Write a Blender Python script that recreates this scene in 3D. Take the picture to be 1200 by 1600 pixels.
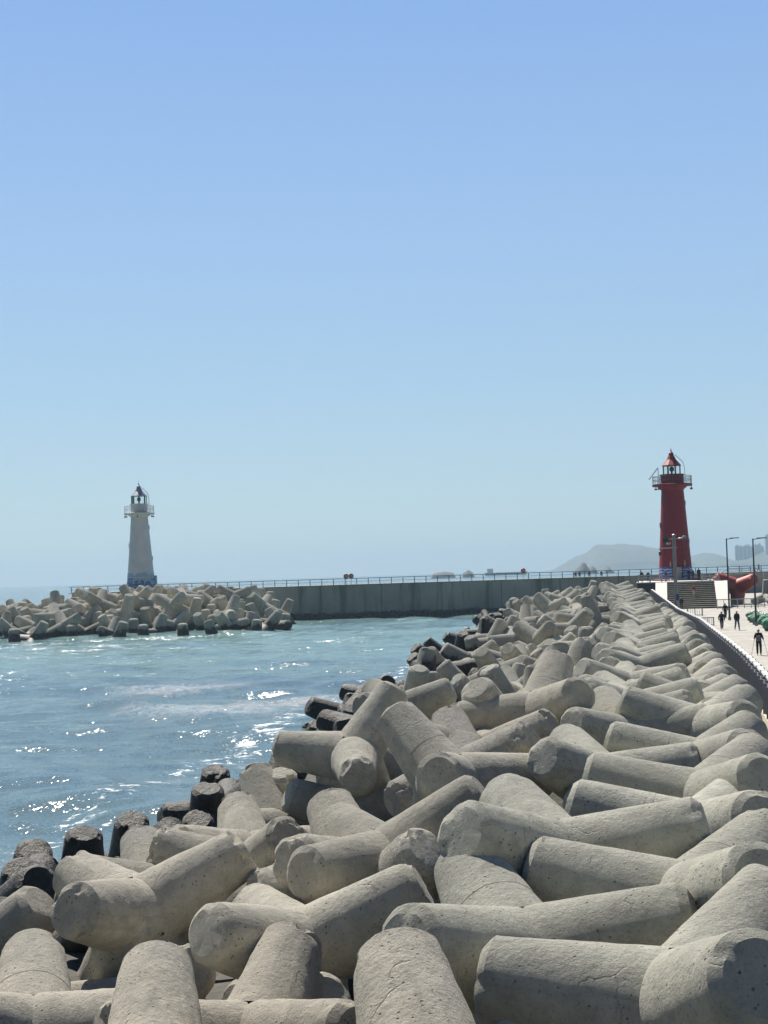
import bpy, bmesh, math, random
import numpy as np
from mathutils import Matrix, Vector, noise as mnoise
from math import radians as R, sin, cos, pi

for o in list(bpy.data.objects):
    bpy.data.objects.remove(o)
SC = bpy.context.scene
COL = SC.collection

# ---------------------------------------------------------------- camera
# world: x right, y ahead along the view, z up; z = 0 is the walkway
ROLL = R(1.77)
PITCH = math.atan(96.45/2311.0)
fwd = Vector((0, cos(PITCH), sin(PITCH)))
up0 = Vector((0, -sin(PITCH), cos(PITCH)))
r0 = Vector((1, 0, 0))
right = cos(ROLL)*r0 - sin(ROLL)*up0
upv = sin(ROLL)*r0 + cos(ROLL)*up0
cam = bpy.data.cameras.new('camera')
camo = bpy.data.objects.new('camera', cam)
COL.objects.link(camo)
camo.matrix_world = Matrix(((right.x, upv.x, -fwd.x, 0), (right.y, upv.y, -fwd.y, 0), (right.z, upv.z, -fwd.z, 6.0), (0, 0, 0, 1)))
cam.sensor_fit = 'VERTICAL'
cam.sensor_height = 36
cam.sensor_width = 27
cam.lens = 52
cam.clip_start = 0.5
cam.clip_end = 60000
SC.camera = camo

# ---------------------------------------------------------------- sky, sun, exposure
SUN_EL, SUN_AZ = 54.0, -24.0          # azimuth measured clockwise from +y (the view direction)
w = bpy.data.worlds.new('World')
SC.world = w
w.use_nodes = True
nt = w.node_tree
nt.nodes.clear()
sky = nt.nodes.new('ShaderNodeTexSky')
sky.sky_type = 'NISHITA'
sky.sun_disc = False
sky.sun_elevation = R(SUN_EL)
sky.sun_rotation = R(SUN_AZ)
sky.altitude = 0
sky.air_density = 1.0
sky.dust_density = 0.15
sky.ozone_density = 2.5
bg = nt.nodes.new('ShaderNodeBackground')
bg.inputs['Strength'].default_value = 0.055
wo = nt.nodes.new('ShaderNodeOutputWorld')
# clear spring sky: a measured gradient by elevation laid over the physical one
geo = nt.nodes.new('ShaderNodeTexCoord')
sep = nt.nodes.new('ShaderNodeSeparateXYZ'); nt.links.new(geo.outputs['Generated'], sep.inputs[0])
ramp = nt.nodes.new('ShaderNodeValToRGB'); nt.links.new(sep.outputs['Z'], ramp.inputs[0])
def lin(c): return tuple(((x/255)/12.92 if x/255 < .04045 else ((x/255+.055)/1.055)**2.4) for x in c)
stops = ((0.0, (188, 211, 224)), (.045, (184, 211, 224)), (.13, (168, 203, 231)), (.21, (160, 196, 235)), (.37, (140, 180, 235)), (.62, (84, 128, 200)), (1.0, (45, 84, 160)))
el = ramp.color_ramp.elements
while len(el) < len(stops): el.new(.5)
for e_, (p_, c_) in zip(el, stops):
    e_.position = p_; e_.color = (*lin(c_), 1)
scl = nt.nodes.new('ShaderNodeVectorMath'); scl.operation = 'SCALE'; scl.inputs['Scale'].default_value = 2**-1.5/.055*.97
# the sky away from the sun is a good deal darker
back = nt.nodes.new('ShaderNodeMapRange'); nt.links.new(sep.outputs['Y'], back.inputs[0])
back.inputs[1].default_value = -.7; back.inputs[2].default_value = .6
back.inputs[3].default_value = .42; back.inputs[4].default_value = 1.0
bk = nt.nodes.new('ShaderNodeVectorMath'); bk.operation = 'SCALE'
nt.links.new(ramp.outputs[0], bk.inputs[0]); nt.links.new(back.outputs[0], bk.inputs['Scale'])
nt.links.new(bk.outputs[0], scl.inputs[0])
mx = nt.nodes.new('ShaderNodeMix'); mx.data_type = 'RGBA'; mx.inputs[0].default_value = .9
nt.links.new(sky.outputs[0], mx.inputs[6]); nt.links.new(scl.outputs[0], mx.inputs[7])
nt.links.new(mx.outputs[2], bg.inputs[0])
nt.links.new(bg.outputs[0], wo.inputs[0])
sl = bpy.data.lights.new('sun', 'SUN')
sl.energy = 5.0
sl.angle = R(0.53)
sl.color = (1.0, 0.93, 0.82)
so = bpy.data.objects.new('sun', sl)
COL.objects.link(so)
sd = Vector((sin(R(SUN_AZ))*cos(R(SUN_EL)), cos(R(SUN_AZ))*cos(R(SUN_EL)), sin(R(SUN_EL))))
so.rotation_euler = sd.to_track_quat('Z', 'Y').to_euler()
so.location = (0, 0, 60)
SC.view_settings.view_transform = 'Standard'
SC.view_settings.look = 'None'
SC.view_settings.exposure = 1.5
SC.view_settings.gamma = 1
SC.view_settings.use_curve_mapping = False
SC.cycles.max_bounces = 6
SC.cycles.diffuse_bounces = 2
SC.cycles.glossy_bounces = 3
SC.cycles.transmission_bounces = 4
SC.cycles.volume_bounces = 0
SC.cycles.caustics_reflective = False
SC.cycles.caustics_refractive = False
SC.cycles.sample_clamp_indirect = 4

# ---------------------------------------------------------------- helpers
def tag(o, label=None, cat=None, group=None, kind=None):
    if label: o['label'] = label
    if cat: o['category'] = cat
    if group: o['group'] = group
    if kind: o['kind'] = kind
    return o

def empty(name, loc, rz=0, label=None, cat=None, group=None, kind=None):
    o = bpy.data.objects.new(name, None)
    o.empty_display_size = 0.3
    o.location = loc
    o.rotation_euler = (0, 0, rz)
    COL.objects.link(o)
    return tag(o, label, cat, group, kind)

class MB:
    """collects shapes, then links them as one mesh object"""
    def __init__(s):
        s.v = []; s.f = []
    def add(s, v, f):
        n = len(s.v)
        s.v += [tuple(p) for p in v]
        s.f += [tuple(i+n for i in q) for q in f]
        return s
    def box(s, c, d, rz=0, top=1.0):
        cx, cy, cz = c; a, b, h = d[0]/2, d[1]/2, d[2]/2
        v = []
        for z, k in ((-h, 1), (h, top)):
            for x, y in ((-a*k, -b*k), (a*k, -b*k), (a*k, b*k), (-a*k, b*k)):
                v.append((cx + x*cos(rz) - y*sin(rz), cy + x*sin(rz) + y*cos(rz), cz+z))
        return s.add(v, [(3, 2, 1, 0), (4, 5, 6, 7), (0, 1, 5, 4), (1, 2, 6, 5), (2, 3, 7, 6), (3, 0, 4, 7)])
    def bar(s, p, q, r, n=8, r2=None):
        p = Vector(p); q = Vector(q); d = (q-p).normalized()
        a = d.cross(Vector((0, 0, 1)) if abs(d.z) < .9 else Vector((1, 0, 0))).normalized(); b = d.cross(a)
        r2 = r if r2 is None else r2
        v = []
        for o, rr in ((p, r), (q, r2)):
            for k in range(n):
                t = 2*pi*k/n
                v.append(o + (a*cos(t)+b*sin(t))*rr)
        return s.add(v, [tuple(range(n-1, -1, -1)), tuple(range(n, 2*n))] + [(k, (k+1) % n, n+(k+1) % n, n+k) for k in range(n)])
    def lathe(s, prof, n=32, c=(0, 0), cap=True):
        v = []; m = len(prof)
        for r, z in prof:
            for k in range(n):
                t = 2*pi*k/n
                v.append((c[0]+r*cos(t), c[1]+r*sin(t), z))
        f = [(i*n+k, i*n+(k+1) % n, (i+1)*n+(k+1) % n, (i+1)*n+k) for i in range(m-1) for k in range(n)]
        if cap:
            f += [tuple(range(n-1, -1, -1)), tuple(range((m-1)*n, m*n))]
        return s.add(v, f)
    def ring(s, R_, z, r, n=36, a0=0, a1=2*pi, c=(0, 0)):
        m = n if a1-a0 < 2*pi-1e-6 else n
        pts = [(c[0]+R_*cos(a0+(a1-a0)*k/n), c[1]+R_*sin(a0+(a1-a0)*k/n), z) for k in range(n+1)]
        for k in range(n):
            s.bar(pts[k], pts[k+1], r, 6)
        return s
    def prism(s, pts, y0, y1):
        """outline in x,z extruded along y"""
        n = len(pts)
        v = [(x, y0, z) for x, z in pts] + [(x, y1, z) for x, z in pts]
        return s.add(v, [tuple(range(n)), tuple(range(2*n-1, n-1, -1))] + [(i, n+i, n+(i+1) % n, (i+1) % n) for i in range(n)])
    def build(s, name, m, parent=None, smooth=False, label=None, bevel=0):
        me = bpy.data.meshes.new(name)
        me.from_pydata(s.v, [], s.f)
        bm = bmesh.new(); bm.from_mesh(me)
        bmesh.ops.recalc_face_normals(bm, faces=bm.faces)
        bm.to_mesh(me); bm.free()
        me.materials.append(m)
        if smooth:
            me.polygons.foreach_set('use_smooth', [True]*len(me.polygons))
            me.set_sharp_from_angle(angle=R(35))
        o = bpy.data.objects.new(name, me)
        COL.objects.link(o)
        if parent: o.parent = parent
        if label: o['label'] = label
        if bevel:
            b = o.modifiers.new('bevel', 'BEVEL'); b.width = bevel; b.segments = 2
        return o

def nodes(name):
    m = bpy.data.materials.new(name)
    m.use_nodes = True
    t = m.node_tree
    b = t.nodes['Principled BSDF']
    return m, t, b

class NT:
    """short-hand for node trees"""
    def __init__(s, t): s.t = t
    def n(s, kind, **kw):
        x = s.t.nodes.new('ShaderNode'+kind)
        for k, v in kw.items():
            if k.startswith('i_'):
                key = k[2:]
                x.inputs[int(key) if key.isdigit() else key].default_value = v
            else: setattr(x, k, v)
        return x
    def l(s, a, b): s.t.links.new(a, b)
    def noise(s, vec, scale, detail=4, rough=.55, dist=0):
        x = s.n('TexNoise'); x.inputs['Scale'].default_value = scale; x.inputs['Detail'].default_value = detail
        x.inputs['Roughness'].default_value = rough; x.inputs['Distortion'].default_value = dist
        if vec is not None: s.l(vec, x.inputs['Vector'])
        return x.outputs['Fac']
    def mp(s, v, a, b, c=0., d=1., smooth=False):
        x = s.n('MapRange'); x.inputs[1].default_value = a; x.inputs[2].default_value = b
        x.inputs[3].default_value = c; x.inputs[4].default_value = d
        if smooth: x.interpolation_type = 'SMOOTHSTEP'
        s.l(v, x.inputs[0]); return x.outputs[0]
    def math(s, op, a, b=None, c=None):
        x = s.n('Math', operation=op)
        for i, q in enumerate((a, b, c)):
            if q is None: continue
            if isinstance(q, (int, float)): x.inputs[i].default_value = q
            else: s.l(q, x.inputs[i])
        return x.outputs[0]
    def mix(s, f, a, b, mode='MIX'):
        x = s.n('Mix', data_type='RGBA', blend_type=mode)
        for i, q in ((0, f), (6, a), (7, b)):
            if isinstance(q, (int, float)): x.inputs[i].default_value = q
            elif isinstance(q, tuple): x.inputs[i].default_value = (*q, 1) if len(q) == 3 else q
            else: s.l(q, x.inputs[i])
        return x.outputs[2]
    def mapping(s, vec, scale=(1, 1, 1), loc=(0, 0, 0), rot=(0, 0, 0)):
        x = s.n('Mapping'); x.inputs['Scale'].default_value = scale; x.inputs['Location'].default_value = loc
        x.inputs['Rotation'].default_value = rot
        s.l(vec, x.inputs['Vector']); return x.outputs[0]
    def bump(s, h, strength=.3, dist=.02, normal=None):
        x = s.n('Bump'); x.inputs['Strength'].default_value = strength; x.inputs['Distance'].default_value = dist
        s.l(h, x.inputs['Height'])
        if normal is not None: s.l(normal, x.inputs['Normal'])
        return x.outputs[0]

def simple(name, col, rough=.6, metal=0., var=.25, scale=2., bump=.0, spec=.5):
    """painted / plain surface with slight mottling"""
    m, t, b = nodes(name); N = NT(t)
    tc = N.n('TexCoord').outputs['Object']
    f = N.noise(tc, scale, 5)
    f = N.mp(f, .25, .75, 1-var, 1+var*.6)
    c = N.mix(1., (*col, 1), (1, 1, 1, 1), 'MULTIPLY')
    vm = N.n('VectorMath', operation='SCALE'); vm.inputs[0].default_value = tuple(x*.585 for x in col)
    N.l(f, vm.inputs['Scale'])
    N.l(vm.outputs[0], b.inputs['Base Color'])
    b.inputs['Roughness'].default_value = rough
    b.inputs['Metallic'].default_value = metal
    b.inputs['Specular IOR Level'].default_value = spec
    if bump:
        N.l(N.bump(N.noise(tc, scale*8, 5), bump, .02), b.inputs['Normal'])
    return m

# ---------------------------------------------------------------- materials
WATER_Z = -2.6

def concrete_pod():
    m, t, b = nodes('tetrapod_concrete'); N = NT(t)
    geo = N.n('NewGeometry')
    tc = N.n('TexCoord').outputs['Object']
    oi = N.n('ObjectInfo')
    off = N.n('VectorMath', operation='SCALE'); off.inputs[0].default_value = (37, 91, 53); N.l(oi.outputs['Random'], off.inputs['Scale'])
    ad = N.n('VectorMath', operation='ADD'); N.l(tc, ad.inputs[0]); N.l(off.outputs[0], ad.inputs[1])
    P = ad.outputs[0]
    def attr(k):
        a = N.n('Attribute', attribute_type='OBJECT', attribute_name=k); return a.outputs['Fac']
    tone, crust, tide = attr('tone'), attr('crust'), attr('tide')
    base = N.mix(tone, (.405, .402, .335), (.405, .375, .305))
    # per-pod value
    val = N.mp(oi.outputs['Random'], 0, 1, .80, 1.16)
    big = N.mp(N.noise(P, .55, 5, .6, .6), .3, .7, .78, 1.14)
    mid = N.mp(N.noise(P, 3.1, 6, .65), .3, .7, .80, 1.14)
    k = N.math('MULTIPLY', N.math('MULTIPLY', big, mid), val)
    sc = N.n('VectorMath', operation='SCALE'); N.l(base, sc.inputs[0]); N.l(k, sc.inputs['Scale'])
    col = sc.outputs[0]
    # fine aggregate: dark grit and pale specks
    g1 = N.noise(P, 22, 4, .85)
    col = N.mix(N.mp(g1, .56, .66, 0, .6), col, (.09, .09, .078))
    g2 = N.noise(N.mapping(P, loc=(9, 4, 2)), 16, 4, .9)
    col = N.mix(N.mp(g2, .57, .68, 0, .8), col, (.40, .39, .35))
    # air holes
    vo = N.n('TexVoronoi', feature='F1'); vo.inputs['Scale'].default_value = 9; vo.inputs['Randomness'].default_value = 1; N.l(P, vo.inputs['Vector'])
    holem = N.mp(N.noise(N.mapping(P, loc=(3, 8, 1)), 2.2, 2), .46, .6)
    hole = N.math('MULTIPLY', N.mp(vo.outputs['Distance'], .10, .19, 1, 0, True), holem)
    col = N.mix(N.math('MULTIPLY', hole, .75), col, (.05, .05, .045))
    # run-off stains
    st = N.mp(N.noise(N.mapping(P, scale=(1.6, 1.6, .35)), 1.6, 5, .6, 1.), .56, .74, 0, .45)
    col = N.mix(st, col, (.15, .145, .12))
    # hairline cracks
    vc = N.n('TexVoronoi', feature='DISTANCE_TO_EDGE'); vc.inputs['Scale'].default_value = .42
    wv = N.n('VectorMath', operation='ADD'); nz = N.n('TexNoise'); nz.inputs['Scale'].default_value = 1.7; nz.inputs['Detail'].default_value = 6
    N.l(P, nz.inputs['Vector']); N.l(P, wv.inputs[0]); N.l(nz.outputs['Color'], wv.inputs[1]); N.l(wv.outputs[0], vc.inputs['Vector'])
    ck = N.math('MULTIPLY', N.mp(vc.outputs['Distance'], .002, .010, 1, 0), N.mp(N.noise(P, .7, 2), .60, .63))
    col = N.mix(N.math('MULTIPLY', ck, .18), col, (.06, .055, .05))
    # barnacle / dried salt crust
    cn = N.noise(N.mapping(P, loc=(1, 5, 7)), 1.1, 7, .72, .8)
    cr = N.math('SUBTRACT', cn, N.math('SUBTRACT', .78, N.math('MULTIPLY', crust, .33)))
    crm = N.math('MULTIPLY', N.mp(cr, 0, .07, 0, .8), N.mp(N.noise(P, 13, 4, .8), .38, .56))
    crm = N.math('MULTIPLY', crm, N.mp(crust, .0, .15))
    col = N.mix(crm, col, (.42, .41, .38))
    # tide line: dark algae and weed below high water
    z = N.n('SeparateXYZ'); N.l(geo.outputs['Position'], z.inputs[0])
    lvl = N.math('ADD', z.outputs['Z'], N.math('MULTIPLY', N.math('SUBTRACT', N.noise(geo.outputs['Position'], .9, 5, .6), .5), 2.2))
    wet = N.mp(N.math('SUBTRACT', lvl, tide), -.25, .2, 1, 0, True)
    alg = N.mix(N.mp(N.noise(P, 5, 4), .4, .65), (.010, .010, .009), (.030, .030, .022))
    # a brownish stained belt just above it
    belt = N.mp(N.math('SUBTRACT', lvl, tide), 0, 1.3, .5, 0)
    col = N.mix(belt, col, (.15, .13, .095))
    col = N.mix(wet, col, alg)
    N.l(col, b.inputs['Base Color'])
    N.l(N.mp(wet, 0, 1, .92, .55), b.inputs['Roughness'])
    b.inputs['Specular IOR Level'].default_value = .3
    b.inputs['Diffuse Roughness'].default_value = 1.0
    h = N.math('ADD', N.math('MULTIPLY', g1, .35), N.math('MULTIPLY', N.noise(P, 9, 6, .7), .8))
    h = N.math('SUBTRACT', h, N.math('MULTIPLY', hole, .9))
    h = N.math('SUBTRACT', h, N.math('MULTIPLY', ck, .3))
    h = N.math('ADD', h, N.math('MULTIPLY', crm, .6))
    h = N.math('ADD', h, N.math('MULTIPLY', N.math('MULTIPLY', wet, N.noise(P, 6, 4, .7)), 1.5))
    N.l(N.bump(h, 1., .05), b.inputs['Normal'])
    return m

def water_mat():
    m, t, b = nodes('sea_water'); N = NT(t)
    P = N.n('NewGeometry').outputs['Position']
    sp = N.n('SeparateXYZ'); N.l(P, sp.inputs[0])
    # teal shallows inside the harbour, deeper blue close by and far out
    n1 = N.noise(N.mapping(P, scale=(.012, .03, 1)), 1., 3, .5)
    yy = N.math('ADD', sp.outputs['Y'], N.math('MULTIPLY', N.math('SUBTRACT', n1, .5), 120))
    shallow = N.math('MULTIPLY', N.mp(yy, 90, 180, 0, 1, True), N.mp(yy, 300, 800, 1, .35, True))
    col = N.mix(shallow, (.050, .082, .090), (.080, .135, .128))
    patch = N.mp(N.noise(N.mapping(P, scale=(.02, .07, 1)), 1., 4, .6, .5), .45, .65)
    col = N.mix(N.math('MULTIPLY', patch, .5), col, (.030, .058, .085))
    # foam lying on the water: two drifting streaks, and the wash along the armour
    def streak(cx, cy, sx, sy, rot):
        v = N.mapping(P, loc=(0, 0, 0))
        s1 = N.n('VectorMath', operation='SUBTRACT'); N.l(v, s1.inputs[0]); s1.inputs[1].default_value = (cx, cy, 0)
        r_ = N.n('VectorRotate', rotation_type='Z_AXIS'); r_.inputs['Angle'].default_value = rot; N.l(s1.outputs[0], r_.inputs['Vector'])
        m_ = N.mapping(r_.outputs[0], scale=(1/sx, 1/sy, 0))
        L = N.n('VectorMath', operation='LENGTH'); N.l(m_, L.inputs[0])
        return N.mp(L.outputs['Value'], .2, 1, 1, 0, True)
    s = N.math('MAXIMUM', streak(-11, 96, 11, 13, -.25), streak(-17, 118, 10, 7, -.1))
    s = N.math('MAXIMUM', s, streak(-6, 104, 14, 9, -.25))
    lace = N.noise(N.mapping(P, scale=(.9, .35, 1)), 2.2, 8, .82, .8)
    fm = N.mp(N.math('ADD', lace, N.math('MULTIPLY', s, .30)), .66, 1.05)
    foam = N.math('MULTIPLY', N.math('MULTIPLY', fm, .3), N.mp(s, 0, .5))
    # wash strip beside the rock slope (signed by attribute painted on the mesh)
    wa = N.n('Attribute', attribute_type='GEOMETRY', attribute_name='wash').outputs['Fac']
    lace2 = N.noise(P, .9, 6, .75, .6)
    wf = N.math('MULTIPLY', N.mp(N.math('ADD', lace2, N.math('MULTIPLY', wa, .26)), .76, .92), N.mp(wa, .02, .4))
    foam = N.math('MAXIMUM', foam, wf)
    # whitecaps outside
    brown = N.math('MULTIPLY', s, N.mp(N.noise(N.mapping(P, scale=(.3, .12, 1)), 1., 5), .42, .62, 0, .45))
    col = N.mix(brown, col, (.16, .13, .11))
    col = N.mix(foam, col, (.78, .80, .80))
    N.l(col, b.inputs['Base Color'])
    N.l(N.mp(foam, 0, 1, .10, .7), b.inputs['Roughness'])
    b.inputs['IOR'].default_value = 1.33
    # wind ripples: unfiltered slope noise, so that steep little faces catch the sun
    def slope(sc, rot, k, detail=2, rough=.5):
        x = N.n('TexNoise'); x.inputs['Scale'].default_value = 1; x.inputs['Detail'].default_value = detail; x.inputs['Roughness'].default_value = rough
        N.l(N.mapping(P, scale=sc, rot=(0, 0, rot)), x.inputs['Vector'])
        s1 = N.n('VectorMath', operation='SUBTRACT'); N.l(x.outputs['Color'], s1.inputs[0]); s1.inputs[1].default_value = (.5, .5, .5)
        s2 = N.n('VectorMath', operation='MULTIPLY'); N.l(s1.outputs[0], s2.inputs[0]); s2.inputs[1].default_value = (k*.75, k, 0)
        return s2.outputs[0]
    def add(a, b_):
        x = N.n('VectorMath', operation='ADD'); N.l(a, x.inputs[0]); N.l(b_, x.inputs[1]); return x.outputs[0]
    v = add(slope((.5, .9, 1), .3, .62), add(slope((1.9, 3.3, 1), -.35, .58), slope((9, 14, 1), .15, 1.35)))
    gust = N.mp(N.noise(N.mapping(P, scale=(.03, .06, 1)), 1., 3, .5), .3, .7, .72, 1.25)
    far = N.mp(sp.outputs['Y'], 50, 210, .66, 1.22)
    vs = N.n('VectorMath', operation='SCALE'); N.l(v, vs.inputs[0]); N.l(N.math('MULTIPLY', gust, far), vs.inputs['Scale'])
    nn = N.n('VectorMath', operation='NORMALIZE'); N.l(add(N.n('NewGeometry').outputs['Normal'], vs.outputs[0]), nn.inputs[0])
    N.l(nn.outputs[0], b.inputs['Normal'])
    return m

def pier_mat():
    m, t, b = nodes('pier_concrete'); N = NT(t)
    P = N.n('TexCoord').outputs['Object']
    sp = N.n('SeparateXYZ'); N.l(P, sp.inputs[0])
    c = N.mix(N.mp(N.noise(P, .12, 5), .35, .65), (.19, .188, .16), (.28, .275, .235))
    st = N.noise(N.mapping(P, scale=(.28, 1, .03)), 1., 6, .65)
    c = N.mix(N.mp(st, .50, .62, 0, .8), c, (.06, .085, .055))
    c = N.mix(N.mp(N.noise(N.mapping(P, scale=(.6, 1, .05), loc=(5, 0, 0)), 1., 5), .6, .75, 0, .3), c, (.32, .33, .31))
    low = N.mp(N.math('ADD', sp.outputs['Z'], N.math('MULTIPLY', N.noise(P, .5, 5), 1.6)), -1.2, -.2, 1, 0, True)
    c = N.mix(low, c, (.022, .026, .022))
    N.l(c, b.inputs['Base Color']); b.inputs['Roughness'].default_value = .9
    N.l(N.bump(N.noise(P, 2., 6), .4, .05), b.inputs['Normal'])
    return m

def paving_mat():
    m, t, b = nodes('walkway_concrete'); N = NT(t)
    P = N.n('NewGeometry').outputs['Position']
    c = N.mix(N.mp(N.noise(P, .35, 6), .35, .65), (.145, .14, .126), (.19, .183, .168))
    c = N.mix(N.mp(N.noise(N.mapping(P, scale=(.9, .25, 1)), 1.3, 6, .7), .55, .75, 0, .5), c, (.42, .41, .37))
    br = N.n('TexBrick'); br.offset = 0; br.inputs['Scale'].default_value = 1; br.inputs['Brick Width'].default_value = 5
    br.inputs['Row Height'].default_value = 5; br.inputs['Mortar Size'].default_value = .03
    N.l(P, br.inputs['Vector'])
    c = N.mix(N.math('MULTIPLY', br.outputs['Fac'], .8), c, (.2, .2, .18))
    N.l(c, b.inputs['Base Color']); b.inputs['Roughness'].default_value = .85
    return m

def mural_mat(name, ground, zlo, zhi, soft):
    """blue painted waves round the foot of a tower"""
    m, t, b = nodes(name); N = NT(t)
    P = N.n('TexCoord').outputs['Object']
    sp = N.n('SeparateXYZ'); N.l(P, sp.inputs[0])
    wv = N.noise(N.mapping(P, scale=(.55, .55, .55)), 1., 4, .6, .8)
    z = N.math('ADD', sp.outputs['Z'], N.math('MULTIPLY', N.math('SUBTRACT', wv, .5), soft))
    blues = N.mix(N.mp(N.noise(N.mapping(P, scale=(.5, .5, 1.6)), 1.6, 5, .6, 1.), .42, .55), (.025, .12, .33), (.30, .50, .62))
    body = N.mp(z, zhi-.1, zhi+.1, 1, 0)
    band = N.math('MULTIPLY', N.mp(z, zhi-.1, zhi+.1, 0, 1), N.mp(z, zhi+.9, zhi+1.1, 1, 0))
    c = N.mix(body, ground, blues)
    N.l(c, b.inputs['Base Color']); b.inputs['Roughness'].default_value = .5
    return m

M = dict(
    pod=concrete_pod(), water=water_mat(), pier=pier_mat(), paving=paving_mat(),
    kerb=simple('kerb_concrete', (.50, .46, .37), .9, var=.3, bump=.3),
    wallw=simple('white_render', (.50, .49, .46), .8, var=.1, scale=.6),
    step=simple('step_stone', (.36, .35, .29), .85, var=.3, scale=1.),
    riser=simple('step_riser', (.11, .105, .085), .9, var=.3, scale=1.),
    dark=simple('dark_concrete', (.10, .105, .09), .9, var=.35, scale=.5),
    navy=simple('navy_panel', (.045, .055, .08), .6, var=.25, scale=3),
    white=simple('white_paint', (.62, .62, .61), .45, var=.1, scale=1.5),
    dirtywhite=simple('lighthouse_white_paint', (.70, .72, .72), .5, var=.16, scale=.5),
    red=simple('red_paint', (.27, .002, .012), .6, var=.18, scale=.5, spec=.3),
    redpod=simple('faded_red_paint', (.42, .055, .035), .5, var=.3, scale=.8, bump=.2),
    steel=simple('galvanised_steel', (.30, .32, .33), .42, .7, var=.2),
    greyroof=simple('grey_metal_roof', (.34, .36, .40), .45, .4, var=.2),
    black=simple('black_plastic', (.02, .02, .022), .5),
    darkmetal=simple('dark_painted_metal', (.06, .075, .08), .5, .3),
    teal=simple('teal_paint', (.05, .24, .20), .5),
    netg=simple('green_net', (.15, .36, .26), 1., var=.9, scale=7, bump=1., spec=.05),
    netg2=simple('pale_green_net', (.22, .36, .28), 1., var=.9, scale=8, bump=1., spec=.05),
    rubble=simple('dark_rubble', (.055, .052, .045), .95, var=.6, scale=1.5, bump=.6),
    seabed=simple('core_rubble', (.05, .048, .042), .95, var=.6, scale=1., bump=.5),
    forest=simple('hill_forest', (.045, .065, .04), .95, var=.5, scale=.02),
    rock=simple('island_rock', (.10, .10, .095), .95, var=.4, scale=.05),
    tower=simple('tower_block_wall', (.34, .35, .37), .8, var=.15, scale=.05),
    ringred=simple('life_ring_red', (.62, .05, .03), .5),
    woodbrown=simple('brown_board', (.30, .12, .06), .7),
    skin=simple('skin', (.52, .32, .24), .6),
    hair=simple('dark_hair', (.02, .016, .014), .6),
    hairg=simple('grey_hair', (.30, .29, .28), .7),
    navycloth=simple('navy_cloth', (.018, .022, .045), .9),
    blackcloth=simple('black_cloth', (.016, .016, .018), .9),
    jeans=simple('blue_denim', (.10, .16, .24), .9),
    greycloth=simple('grey_cloth', (.22, .22, .24), .9),
    whitecloth=simple('white_cloth', (.72, .71, .70), .9),
    redcloth=simple('red_cloth', (.45, .03, .05), .9),
    bluecloth=simple('blue_cloth', (.05, .10, .25), .9),
    concreteo=simple('plain_concrete', (.33, .32, .28), .9, var=.25, scale=1., bump=.3),
)
def glass_mat():
    m, t, b = nodes('lantern_glass')
    b.inputs['Base Color'].default_value = (.9, .95, .95, 1)
    b.inputs['Roughness'].default_value = .02
    b.inputs['Transmission Weight'].default_value = .96
    b.inputs['IOR'].default_value = 1.05
    b.inputs['Specular IOR Level'].default_value = .9
    return m
M['glass'] = glass_mat()
M['mural_w'] = mural_mat('painted_waves_on_white', (.66, .66, .63), 0, 3.1, 2.2)
M['mural_b'] = mural_mat('blue_wave_panel', (.66, .66, .63), 0, 9, 1)

# ---------------------------------------------------------------- plan of the breakwater
RX = [0, 20, 60, 74, 88, 108, 126, 160, 207, 260]
RY = [4, 7.8, 15.3, 17.9, 20.3, 23.6, 26.6, 31.2, 37, 44.]
def rail(D): return float(np.interp(D, RX, RY))
def crest(D): return float(np.interp(D, [0, 50, 150, 205, 240], [0, 0, .5, 2.0, 2.4]))
def fence_z(D): return float(np.interp(D, [0, 158, 205], [0, 0, 1.3]))
def pier_y(x): return 292 + .12*x

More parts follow.
